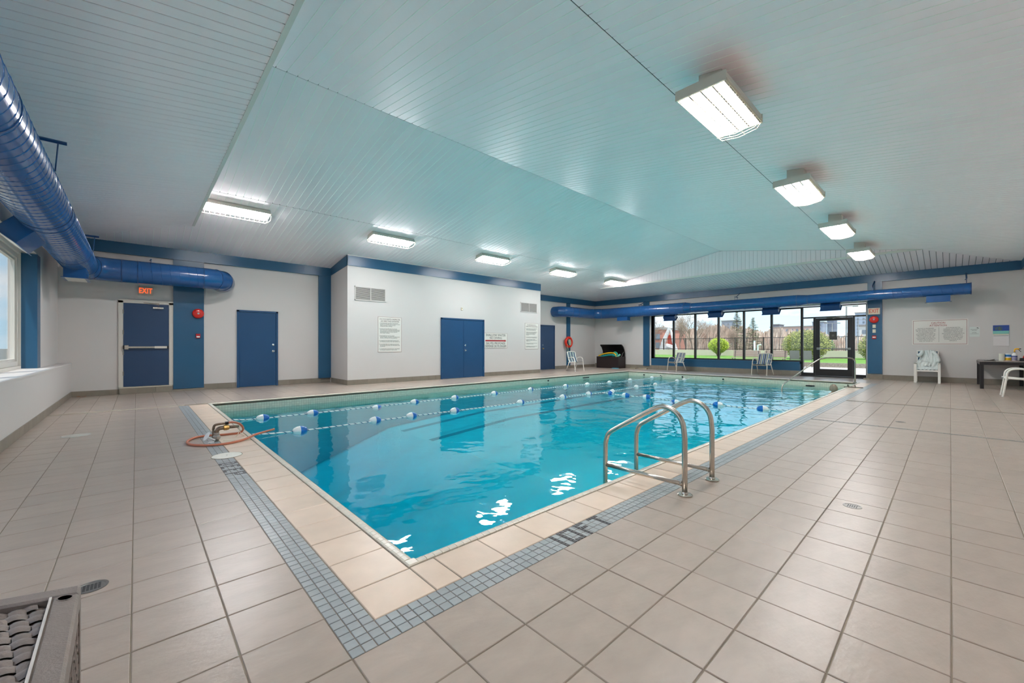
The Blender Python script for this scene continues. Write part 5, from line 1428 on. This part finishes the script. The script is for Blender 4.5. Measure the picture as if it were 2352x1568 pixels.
rope_line('pool_rope', 'blue and white rope floating along the door side of the pool', ra)
rope_line('pool_rope', 'blue and white rope floating along the middle of the pool', rb_)
rope_line('pool_rope', 'blue and white rope crossing the pool to the right edge', rc_)
FZ = WZ + .012
A_ = [(1.72, 8.68), (2.57, 8.62), (3.91, 8.64), (4.86, 8.67), (6.04, 8.7), (7.39, 8.72), (8.86, 8.74), (10.48, 8.7)]
B_ = [(1.9, 7.0), (3.15, 7.03), (3.86, 7.0), (4.82, 6.95), (6.68, 6.92), (8.2, 6.9), (9.27, 6.86)]
D2 = [(11.47, 8.55), (12.67, 8.45), (14.15, 8.5), (15.86, 8.5)]; E2 = [(11.95, 6.95), (13.15, 6.92), (15.13, 7.08), (15.79, 7.1)]
ordn = ['first', 'second', 'third', 'fourth', 'fifth', 'sixth', 'seventh', 'eighth']
for k, (x, y) in enumerate(A_): lane_float('blue and white float, %s from the left on the door-side rope' % ordn[k], (x, y, FZ - (.035 if k == 2 else 0)), .02)
for k, (x, y) in enumerate(B_): lane_float('blue and white float, %s from the left on the middle rope' % ordn[k], (x, y, FZ), -.02)
for k, (x, y) in enumerate(D2): lane_float('pale float, %s beyond the crossing rope on the door-side rope' % ordn[k], (x, y, FZ), .0, False)
for k, (x, y) in enumerate(E2): lane_float('pale float, %s beyond the crossing rope on the middle rope' % ordn[k], (x, y, FZ), .08, False)
lane_float('white float tilted upright where two ropes meet', (9.83, 6.5, FZ + .03), radians(150), True, tilt=radians(40))
lane_float('blue and white float, first on the crossing rope after the tilted one', (9.70, 5.96, FZ), radians(-70))
lane_float('blue and white float, second on the crossing rope after the tilted one', (9.8, 5.4, FZ), radians(-75))
lane_float('half sunk float seen behind the ladder handrails', (9.66, 4.57, FZ - .04), radians(100))
lane_float('blue and white float, nearer the right edge on the crossing rope', (9.73, 3.6, FZ), radians(105))
lane_float('blue and white float, last before the right edge on the crossing rope', (9.76, 2.71, FZ), radians(110))

# ---- wicker-look resin table at the bottom left
WK = mat('taupe_resin', (126, 114, 106), .5, noise=.06, nscale=30, bump=.25, bscale=200, stretch=(1, 1, 1)); WKD = mat('dark_resin', (58, 50, 48), .7)
tx, ty, th, rot = -.115, 1.66, .5, radians(1)
ot = thing('wicker_table', 'taupe woven-look resin table cut off at the bottom left corner', 'table', (tx, ty, 0), rot)
# local frame: corner at origin; x to -W (away left), y to -L (towards the camera)
W_, L_ = .62, .62; rim = .052
fr_ = MB()
def rbx(a, b, c, d, z0=th - .045, z1=th, bv=.006): fr_.bbox(a, b, z0, c, d, z1, bv)
rbx(-W_, -rim, 0, 0); rbx(-W_, -L_, 0, -L_ + rim); rbx(-rim, -L_ + rim, 0, -rim); rbx(-W_, -L_ + rim, -W_ + rim, -rim)
part('top_frame', fr_, WK, ot, world=False)
part('inner_edge', MB().box(-rim - .004, -L_ + rim, th - .004, -rim + .001, -rim, th + .0015), mat('pale_edge', (206, 198, 190), .4), ot, world=False)
part('under_panel', MB().box(-W_ + rim, -L_ + rim, th - .05, -rim, -rim, th - .044), WKD, ot, world=False)
for (a, b_) in ((-.05, -.05), (-W_, -.05), (-.05, -L_), (-W_, -L_)): part('leg', MB().bbox(a, b_, 0, a + .05, b_ + .05, th - .045), WK, ot, world=False)
# woven strands, run diagonally, over and under
pit = .034; dia = radians(52)
def clipseg(p, d):
    """clip infinite line to inner rectangle"""
    x0_, x1_, y0_, y1_ = -W_ + rim, -rim, -L_ + rim, -rim; t0, t1 = -9, 9
    for pp, dd, lo, hi in ((p[0], d[0], x0_, x1_), (p[1], d[1], y0_, y1_)):
        if abs(dd) < 1e-6:
            if not lo < pp < hi: return None
            continue
        a, b = (lo - pp) / dd, (hi - pp) / dd
        if a > b: a, b = b, a
        t0, t1 = max(t0, a), min(t1, b)
    return (t0, t1) if t1 - t0 > .02 else None
c0 = Vector((-W_ / 2, -L_ / 2))
for fam in (0, 1):
    d = Vector((cos(radians(12)), sin(radians(12)))) if fam == 0 else Vector((cos(radians(100)), sin(radians(100))))
    nn = Vector((-d.y, d.x)); other = pit if fam == 0 else pit
    for k in range(-11, 12):
        p = c0 + nn * (k * pit); cs = clipseg(p, d)
        if not cs: continue
        rws = []; m_ = int((cs[1] - cs[0]) / .0065) + 2
        hw = .0155
        for i in range(m_ + 1):
            t_ = cs[0] + (cs[1] - cs[0]) * i / m_; q = p + d * t_
            ph = t_ / pit * pi + k * pi + (0 if fam == 0 else pi)
            z = th - .018 + .0055 * cos(ph)
            rws.append([(q.x - nn.x * hw, q.y - nn.y * hw, z - .003), (q.x - nn.x * hw * .5, q.y - nn.y * hw * .5, z + .001), (q.x, q.y, z + .002), (q.x + nn.x * hw * .5, q.y + nn.y * hw * .5, z + .001), (q.x + nn.x * hw, q.y + nn.y * hw, z - .003)])
        part('strand', MB().strip(rws), WK, ot, world=False, smooth=True)
# woven side panels
for (ax_, sgn) in (('x', 0), ('y', 0)):
    sd_ = MB()
    for i in range(14):
        for j in range(9):
            u = -.06 - i * .036; z = .10 + j * .038; off = .004 if (i + j) % 2 else 0
            if ax_ == 'x': sd_.obox((-.008 + off, u, z), (.006, .05, .014), Matrix.Rotation(radians(35 if (i + j) % 2 else -35), 3, 'X'))
            else: sd_.obox((u, -.008 + off, z), (.05, .006, .014), Matrix.Rotation(radians(35 if (i + j) % 2 else -35), 3, 'Y'))
    part('side_weave', sd_, WK, ot, world=False, kind='stuff')
    if ax_ == 'x': part('side_frame', MB().box(-.02, -L_ + .05, .03, -.0, -.05, .07).box(-.02, -L_ + .05, .42, -.002, -.05, .455), WK, ot, world=False)
part('side_backing', MB().box(-.024, -L_ + .05, .04, -.02, -.05, .45), WKD, ot, world=False)
em = MB().lathe([(.016, th + .0002), (.016, th + .0014), (.0135, th + .0014), (.0135, th + .0002)], 24, (-.026, -.07, 0))
part('round_emblem', em, WK, ot, world=False)
for ch in ot.children:
    for v_ in ch.data.vertices: v_.co.y -= .36 * v_.co.x      # the piece is not square: its back edge runs askew

# ================================================================== OUTDOORS
random.seed(21)
struct('patio', MB().box(19.35, -30, -.2, 28.2, 60, -.02), mat('pale_pavement', (196, 192, 184), .8, noise=.05, nscale=2), 'pale paved terrace outside the far glass door', 'pavement')
CONC = mat('rough_kerb', (150, 138, 124), .9, noise=.25, nscale=14, bump=.6, bscale=20)
struct('kerb', MB().box(28.2, -30, -.2, 28.45, 60, .22), CONC, 'rough dark kerb between the terrace and the lawn', 'kerb')
GRASS = mat('lawn_green', (104, 146, 50), .9, noise=.18, nscale=4, bump=.5, bscale=60)
struct('lawn', MB().box(28.45, -30, -.2, 42.0, 70, .21), GRASS, 'strip of bright green lawn beyond the terrace', 'lawn')
struct('ground', MB().box(-60, -120, -.6, -1.9, 300, -.25).box(19.5, -120, -.6, 400, 300, -.25).box(-1.9, -120, -.6, 19.5, -2.0, -.25).box(-1.9, 14.1, -.6, 19.5, 300, -.25), mat('far_ground', (150, 144, 128), .9, noise=.1, nscale=.3), 'pale ground around the building', 'ground')
WALLC = mat('beige_concrete', (206, 194, 176), .8, noise=.05, nscale=1)
gw = struct('garden_wall', MB().box(42, -30, -.2, 42.4, 70, .76), WALLC, 'low beige concrete wall behind the lawn', 'wall')
FEN = mat('dark_iron', (58, 48, 48), .5)
fn = thing('iron_fence', 'dark iron picket fence on top of the beige garden wall', 'fence', (42.2, 15, .76))
for z in (.86, 1.92): part('rail', MB().box(42.18, -12, z - .025, 42.22, 42, z + .025), FEN, fn)
pk = MB().box(-.012, -.012, .76, .012, .012, 1.90).shift((0, 0, .76)).mesh('picket', FEN)
ys = [2 + i * .135 for i in range(240)]
for y in ys:
    o = bpy.data.objects.new('picket', pk); link(o, fn); o.location = (0, y - 15, 0)
g_ = MB(); y = -12
while y < 42:
    if y < 1.99 or y > ys[-1] + .05: g_.box(42.188, y - .012, .76, 42.212, y + .012, 1.9)
    y += .135
part('picket_field', g_, FEN, fn, kind='stuff')
for k in range(22): part('post', MB().box(42.16, -10 + k * 2.4, .76, 42.24, -10 + k * 2.4 + .08, 1.98), FEN, fn)
# foliage helpers
def leafcloud(c, rad, n_, size, shape=None, seed=1):
    random.seed(seed); mb = MB()
    for _ in range(n_):
        while True:
            p = Vector((random.uniform(-1, 1), random.uniform(-1, 1), random.uniform(-1, 1)))
            if .35 < p.length < 1: break
        if random.random() < .6: p = p.normalized() * random.uniform(.85, 1.02)
        if shape: p = shape(p)
        q = Vector((c[0] + p.x * rad[0], c[1] + p.y * rad[1], c[2] + p.z * rad[2]))
        a = Vector((random.gauss(0, 1), random.gauss(0, 1), random.gauss(0, 1))).normalized(); b = a.orthogonal().normalized(); s_ = size * random.uniform(.6, 1.3)
        mb.quad(q, q + (a + b * .5) * s_ * .5, q + a * s_, q + (a - b * .5) * s_ * .5)
    return mb
LG = mat('spring_leaf', (176, 196, 48), .7, rnd=.25); LO = mat('olive_leaf', (150, 152, 72), .7, rnd=.3); BK = mat('bark', (118, 100, 84), .9); TW = mat('twig', (158, 140, 124), .9); SP = mat('spruce_needle', (112, 118, 84), .8, rnd=.3)
def shrub(label, c, rad, n_, size, m, cat='shrub', seed=1, shape=None):
    t = thing('shrub', label, cat, (c[0], c[1], .21))
    st_ = MB()
    random.seed(seed)
    for k in range(14):
        a = random.random() * 6.28; st_.tube([(c[0] + .1 * cos(a), c[1] + .1 * sin(a), .21), (c[0] + rad[0] * .5 * cos(a), c[1] + rad[1] * .5 * sin(a), c[2]), (c[0] + rad[0] * .8 * cos(a), c[1] + rad[1] * .8 * sin(a), c[2] + rad[2] * .5)], [.04, .02, .006], 5)
    part('stems', st_, BK, t, kind='stuff')
    part('foliage', leafcloud(c, rad, n_, size, shape, seed), m, t, kind='stuff')
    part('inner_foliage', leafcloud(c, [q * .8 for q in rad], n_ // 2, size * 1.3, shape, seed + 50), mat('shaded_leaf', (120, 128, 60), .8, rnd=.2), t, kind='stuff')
shrub('round clipped yellow-green shrub on the lawn', (40, 14.75, 1.12), (.88, .88, .80), 5200, .085, LG, seed=2, shape=lambda p: Vector((p.x * (1 if p.z > -.2 else 1 + (p.z + .2) * .9), p.y * (1 if p.z > -.2 else 1 + (p.z + .2) * .9), p.z)))
shrub('large loose olive-green shrub seen left of the far door', (36, 7.2, 1.25), (1.5, 1.45, 1.1), 7000, .10, LO, seed=3)
shrub('loose olive shrub seen through the pane right of the far door', (38.2, 3.6, 1.05), (1.2, .95, .95), 3500, .10, LO, seed=4)
shrub('low green hedge seen through the far glass door', (48, 8.6, 1.1), (1.0, 1.3, .9), 3500, .11, mat('hedge_leaf', (120, 150, 70), .8, rnd=.2), seed=5)
# bare trees
def bare_tree_mesh(seed, h, spread=.5, depth=7):
    random.seed(seed); mb = MB()
    def grow(p, d, l, r, k):
        q = p + d * l; mid = p.lerp(q, .5) + Vector((random.uniform(-1, 1), random.uniform(-1, 1), 0)) * l * .05
        mb.tube([p, mid, q] if k < 4 else [p, q], [r, r * .85, r * .7] if k < 4 else [r, r * .6], 3 if k > 1 else 6, cap=False)
        if k >= depth: return
        for _ in range(3 if k < 5 else 2 + (random.random() < .5)):
            a = Vector((random.gauss(0, 1), random.gauss(0, 1), random.gauss(0, .5))).normalized()
            nd = (d + a * (spread + .25 * (k > 2)) * random.uniform(.6, 1.3) + Vector((0, 0, .05))).normalized()
            grow(p.lerp(q, random.uniform(.55, 1)), nd, l * random.uniform(.62, .82), r * .58, k + 1)
    for s_ in range(2): grow(Vector((random.uniform(-.1, .1), random.uniform(-.1, .1), 0)), Vector((random.uniform(-.2, .2), random.uniform(-.2, .2), 1)).normalized(), h * .27, h * .013, 0)
    return mb
tms = [bare_tree_mesh(s_, 1.0).mesh('bare_tree', TW) for s_ in (31, 32, 33)]
NT = [(46, 24.3, 6.0, 'bare tree at the far left pane beside the white structure'), (52, 23.9, 6.6, 'bare tree in the second pane from the left'), (46, 19.6, 6.6, 'tall forked bare tree in the third pane from the left'), (56, 21.2, 6.0, 'bare tree behind the round yellow-green shrub'), (52, 17.1, 4.6, 'smaller bare tree left of the first spruce')]
for k, (x, y, h_, lab) in enumerate(NT):
    o = bpy.data.objects.new('bare_tree', tms[k % 3]); link(o); o.location = (x, y, -.25); o.scale = (h_ * 1.05,) * 3; o.rotation_euler = (0, 0, k * 1.3); tag(o, lab, 'tree')
random.seed(8)
tms2 = []
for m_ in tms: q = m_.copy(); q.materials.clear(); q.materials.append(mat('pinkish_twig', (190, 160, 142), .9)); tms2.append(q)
ORD = ['first', 'second', 'third', 'fourth', 'fifth', 'sixth', 'seventh', 'eighth', 'ninth', 'tenth', 'eleventh', 'twelfth', 'thirteenth', 'fourteenth']
for k in range(14):
    x = 84 + (k % 2) * 9; f_ = (.56 - k * .0375); y = x * f_; h_ = (7.2 if f_ > .33 else 5.4 if f_ > .2 else 4.0) * random.uniform(.85, 1.05)
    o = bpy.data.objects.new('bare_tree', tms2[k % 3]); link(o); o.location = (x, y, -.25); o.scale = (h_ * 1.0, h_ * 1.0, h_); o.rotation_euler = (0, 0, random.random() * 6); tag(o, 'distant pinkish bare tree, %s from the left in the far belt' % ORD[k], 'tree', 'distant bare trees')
# spruces
def spruce(lab, x, y, h_, w_, seed):
    random.seed(seed); t = thing('spruce_tree', lab, 'tree', (x, y, -.25))
    part('trunk', MB().tube([(x, y, -.25), (x, y, h_)], [.14, .02], 7), BK, t)
    nb = MB(); br = MB(); z = .8
    while z < h_:
        f_ = 1 - z / h_; rad = w_ * (f_ ** .85) * random.uniform(.75, 1.15) + .08
        for k in range(7):
            a = random.random() * 6.28; e_ = Vector((x + rad * cos(a), y + rad * sin(a), z - rad * .1 + .06)); s0 = Vector((x, y, z)); br.tube([s0, e_], [.02, .006], 3)
            n_ = int(8 + rad * 22)
            for i in range(n_):
                q = s0.lerp(e_, .15 + .85 * i / n_); d = Vector((random.gauss(0, 1), random.gauss(0, 1), random.gauss(-.3, .5))).normalized() * .13; sd_ = d.orthogonal().normalized() * .035
                nb.quad(q - sd_, q + d - sd_ * .3, q + d + sd_ * .3, q + sd_)
        z += .17 + .12 * f_
    part('branches', br, BK, t, kind='stuff'); part('needles', nb, SP, t, kind='stuff')
spruce('taller pointed spruce behind the fence in the fourth pane', 60, 19.75, 5.9, 1.45, 41)
spruce('shorter pointed spruce with sparse top in the fifth pane', 67, 19.85, 5.4, 1.7, 42)
# white leaning structure with a red panel
ws = thing('leaning_frame', 'white leaning wrapped frame with a red panel behind the fence', 'structure', (48, 24, .3))
WW = mat('white_wrap', (226, 226, 226), .7, noise=.15, nscale=5)
part('leaning_arm', MB().tube([(48, 24.5, .3), (48, 24.2, 1.6), (48, 23.75, 2.6), (48, 23.35, 3.45)], [.34, .28, .24, .2], 8), WW, ws)
part('prop', MB().tube([(48, 22.5, .3), (48, 22.9, 1.6), (48, 23.25, 3.1)], [.25, .18, .12], 8), WW, ws)
part('bundle', MB().tube([(48, 24.1, .3), (48, 23.6, 1.1), (48, 22.9, .9), (48, 22.5, .3)], [.3, .42, .4, .3], 8), WW, ws)
part('red_panel', MB().bbox(48.2, 23.0, 1.3, 48.3, 23.75, 2.5), mat('orange_red_panel', (222, 84, 62), .6), ws)
# low mounds of thicket on the skyline
hz = MB(); random.seed(77)
rows = [[], [], []]
for k in range(620):
    y = -25 + k * .2; base = (6.0 if y > 36 else 6.0 - (36 - y) * .12 if y > 22 else max(3.3, 4.3 - (22 - y) * .09)) + .35 * sin(y * .35) + .3 * sin(y * .9 + 2) + .2 * sin(y * 3.1) + random.uniform(-.45, .35)
    for i in range(3): rows[i].append(((108, 109, 110)[i] + random.uniform(-.5, .5), y, (-.3, base * .6, base)[i]))
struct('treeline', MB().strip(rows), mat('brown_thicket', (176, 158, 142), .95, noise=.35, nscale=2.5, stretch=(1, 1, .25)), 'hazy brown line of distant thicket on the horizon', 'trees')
# distant buildings
def building(lab, x, y, w_, z, c, seed=0, wc=(120, 130, 140), roof=None):
    t = thing('building', lab, 'building', (x, y, -.3)); m_ = mat('facade_%d_%d_%d' % c, c, .8)
    part('wall', MB().box(x, y - w_ / 2, -.3, x + 8, y + w_ / 2, z), m_, t)
    part('roof', MB().box(x - .2, y - w_ / 2 - .2, z, x + 8.2, y + w_ / 2 + .2, z + .35), mat('flat_roof', (150, 146, 142), .8), t)
    g_ = MB(); nz_ = max(2, int(z / 1.6)); ny = max(2, int(w_ / 1.6))
    for i in range(ny):
        for j in range(nz_):
            yy = y - w_ / 2 + (i + .5) * w_ / ny; zz = .8 + j * (z - 1) / nz_; g_.box(x - .06, yy - .35, zz, x, yy + .35, zz + .9)
    part('windows', g_, mat('far_window', wc, .4), t, kind='stuff')
building('low red-brown brick building behind the leftmost pane', 60, 33.6, 6.5, 3.7, (186, 128, 110))
building('grey office block on the skyline in the fourth pane', 200, 69.5, 6, 12.6, (150, 158, 168))
building('pinkish apartment block on the skyline left of the far door', 190, 42.5, 15, 8.6, (196, 168, 156))
building('small dark tower on the skyline in the fifth pane', 210, 53.2, 2.6, 10.6, (128, 126, 132))
building('hazy blue-grey tower seen high in the door glass', 230, 41.5, 4, 12, (150, 158, 172))
building('slender grey tower beside the lamp post in the door glass', 240, 38.4, 2.6, 14.4, (120, 126, 140))
building('white hall with a flat roof at the right pane of the door unit', 120, 11.5, 5, 5.6, (214, 212, 206))
building('blue-grey tower block above the right door pane', 240, 27.5, 4, 16, (168, 180, 196))
# lamp posts
def lamppost(lab, x, y, h_):
    t = thing('lamp_post', lab, 'street lamp', (x, y, -.25))
    part('pole', MB().tube([(x, y, -.25), (x, y, h_)], [.07, .05], 8), mat('pole_grey', (150, 152, 152), .5), t)
    part('arm', MB().box(x - .04, y - .6, h_, x + .04, y + .6, h_ + .05), mat('pole_grey', (150, 152, 152), .5), t)
    for s_ in (-1, 1): part('lamp_head', MB().bbox(x - .12, y + s_ * .6 - .18, h_ - .04, x + .12, y + s_ * .6 + .18, h_ + .06), mat('pole_grey', (150, 152, 152), .5), t)
lamppost('tall double-headed lamp post seen through the transom', 45, 6.1, 4.55); lamppost('double-headed lamp post seen in the right door pane', 62, 7.35, 4.2); lamppost('shorter lamp post seen at the left of the door glass', 62, 9.75, 3.9)
# terrace furniture
def vent_pipe(lab, x, y, h_, bend=False):
    t = thing('vent_pipe', lab, 'pipe', (x, y, .21)); m_ = mat('white_pvc', (226, 230, 234), .4)
    part('pipe', MB().tube([(x, y, .21), (x, y, h_)] if not bend else arc([(x, y, .21), (x, y, h_ - .1), (x, y - .05, h_), (x, y - .22, h_ + .04)], 4), .07 if not bend else .06, 12), m_, t, smooth=True)
    part('cap', MB().lathe([(.085, 0), (.085, .05), (0, .05)], 12, (x, y, h_)) if not bend else MB().tube([(x, y - .2, h_ + .04), (x, y - .24, h_ + .04)], .07, 10), m_, t)
vent_pipe('straight white vent pipe on the lawn by the spruce', 38, 11.15, 1.55); vent_pipe('bent white vent pipe beside the straight one', 38, 10.9, 1.22, True)
def bench(lab, x, y, L_):
    t = thing('garden_bench', lab, 'bench', (x, y, 0)); m_ = mat('bench_slat', (160, 136, 126), .6); f_ = mat('bench_iron', (70, 60, 58), .5)
    for k in range(4): part('seat_slat', MB().box(x - .22 + k * .11, y - L_ / 2, .42, x - .13 + k * .11, y + L_ / 2, .45), m_, t)
    for k in range(4): part('back_slat', MB().box(x + .24 + k * .02, y - L_ / 2, .5 + k * .1, x + .265 + k * .02, y + L_ / 2, .58 + k * .1), m_, t)
    for yy in (y - L_ / 2 + .1, y + L_ / 2 - .1):
        part('side_frame', MB().tube([(x - .22, yy, 0), (x - .2, yy, .42), (x + .22, yy, .42), (x + .3, yy, .88)], .02, 6), f_, t); part('rear_leg', MB().tube([(x + .22, yy, .42), (x + .3, yy, 0)], .02, 6), f_, t)
bench('slatted garden bench behind the chair, left one on the terrace', 27.4, 8.55, 1.5); bench('slatted garden bench on the terrace, right one', 27.4, 7.0, 1.15)
def gchair(lab, x, y, rz):
    t = thing('garden_chair', lab, 'chair', (x, y, -.02), rz); f_ = mat('bench_iron', (70, 60, 58), .5); s_ = mat('dark_sling', (86, 92, 84), .7)
    part('back', MB().obox((-.22, 0, .68), (.02, .46, .5), Matrix.Rotation(radians(-14), 3, 'Y')), s_, t, world=False); part('seat', MB().box(-.2, -.24, .40, .24, .24, .42), s_, t, world=False)
    for a in (-.22, .22):
        for b_ in (-.24, .24): part('leg', MB().tube([(a, b_, 0), (a * .9, b_, .42)], .014, 6), f_, t, world=False)
    for b_ in (-.26, .26): part('arm', MB().tube([(-.24, b_, .62), (.2, b_, .62), (.22, b_, .42)], .014, 6), f_, t, world=False)
gchair('dark mesh garden chair on the terrace, left of two by the shrub', 27.3, 5.95, radians(200)); gchair('dark mesh garden chair on the terrace, right of two by the shrub', 27.0, 5.3, radians(205))
o = thing('planter_box', 'low pale planter box on the terrace behind the fourth pane', 'planter', (27.2, 9.75, -.02))
part('box', MB().bbox(27, 9.5, -.02, 27.5, 10.35, .28), WALLC, o); part('lid', MB().box(26.97, 9.47, .28, 27.53, 10.38, .33), mat('planter_lid', (120, 112, 104), .7), o)
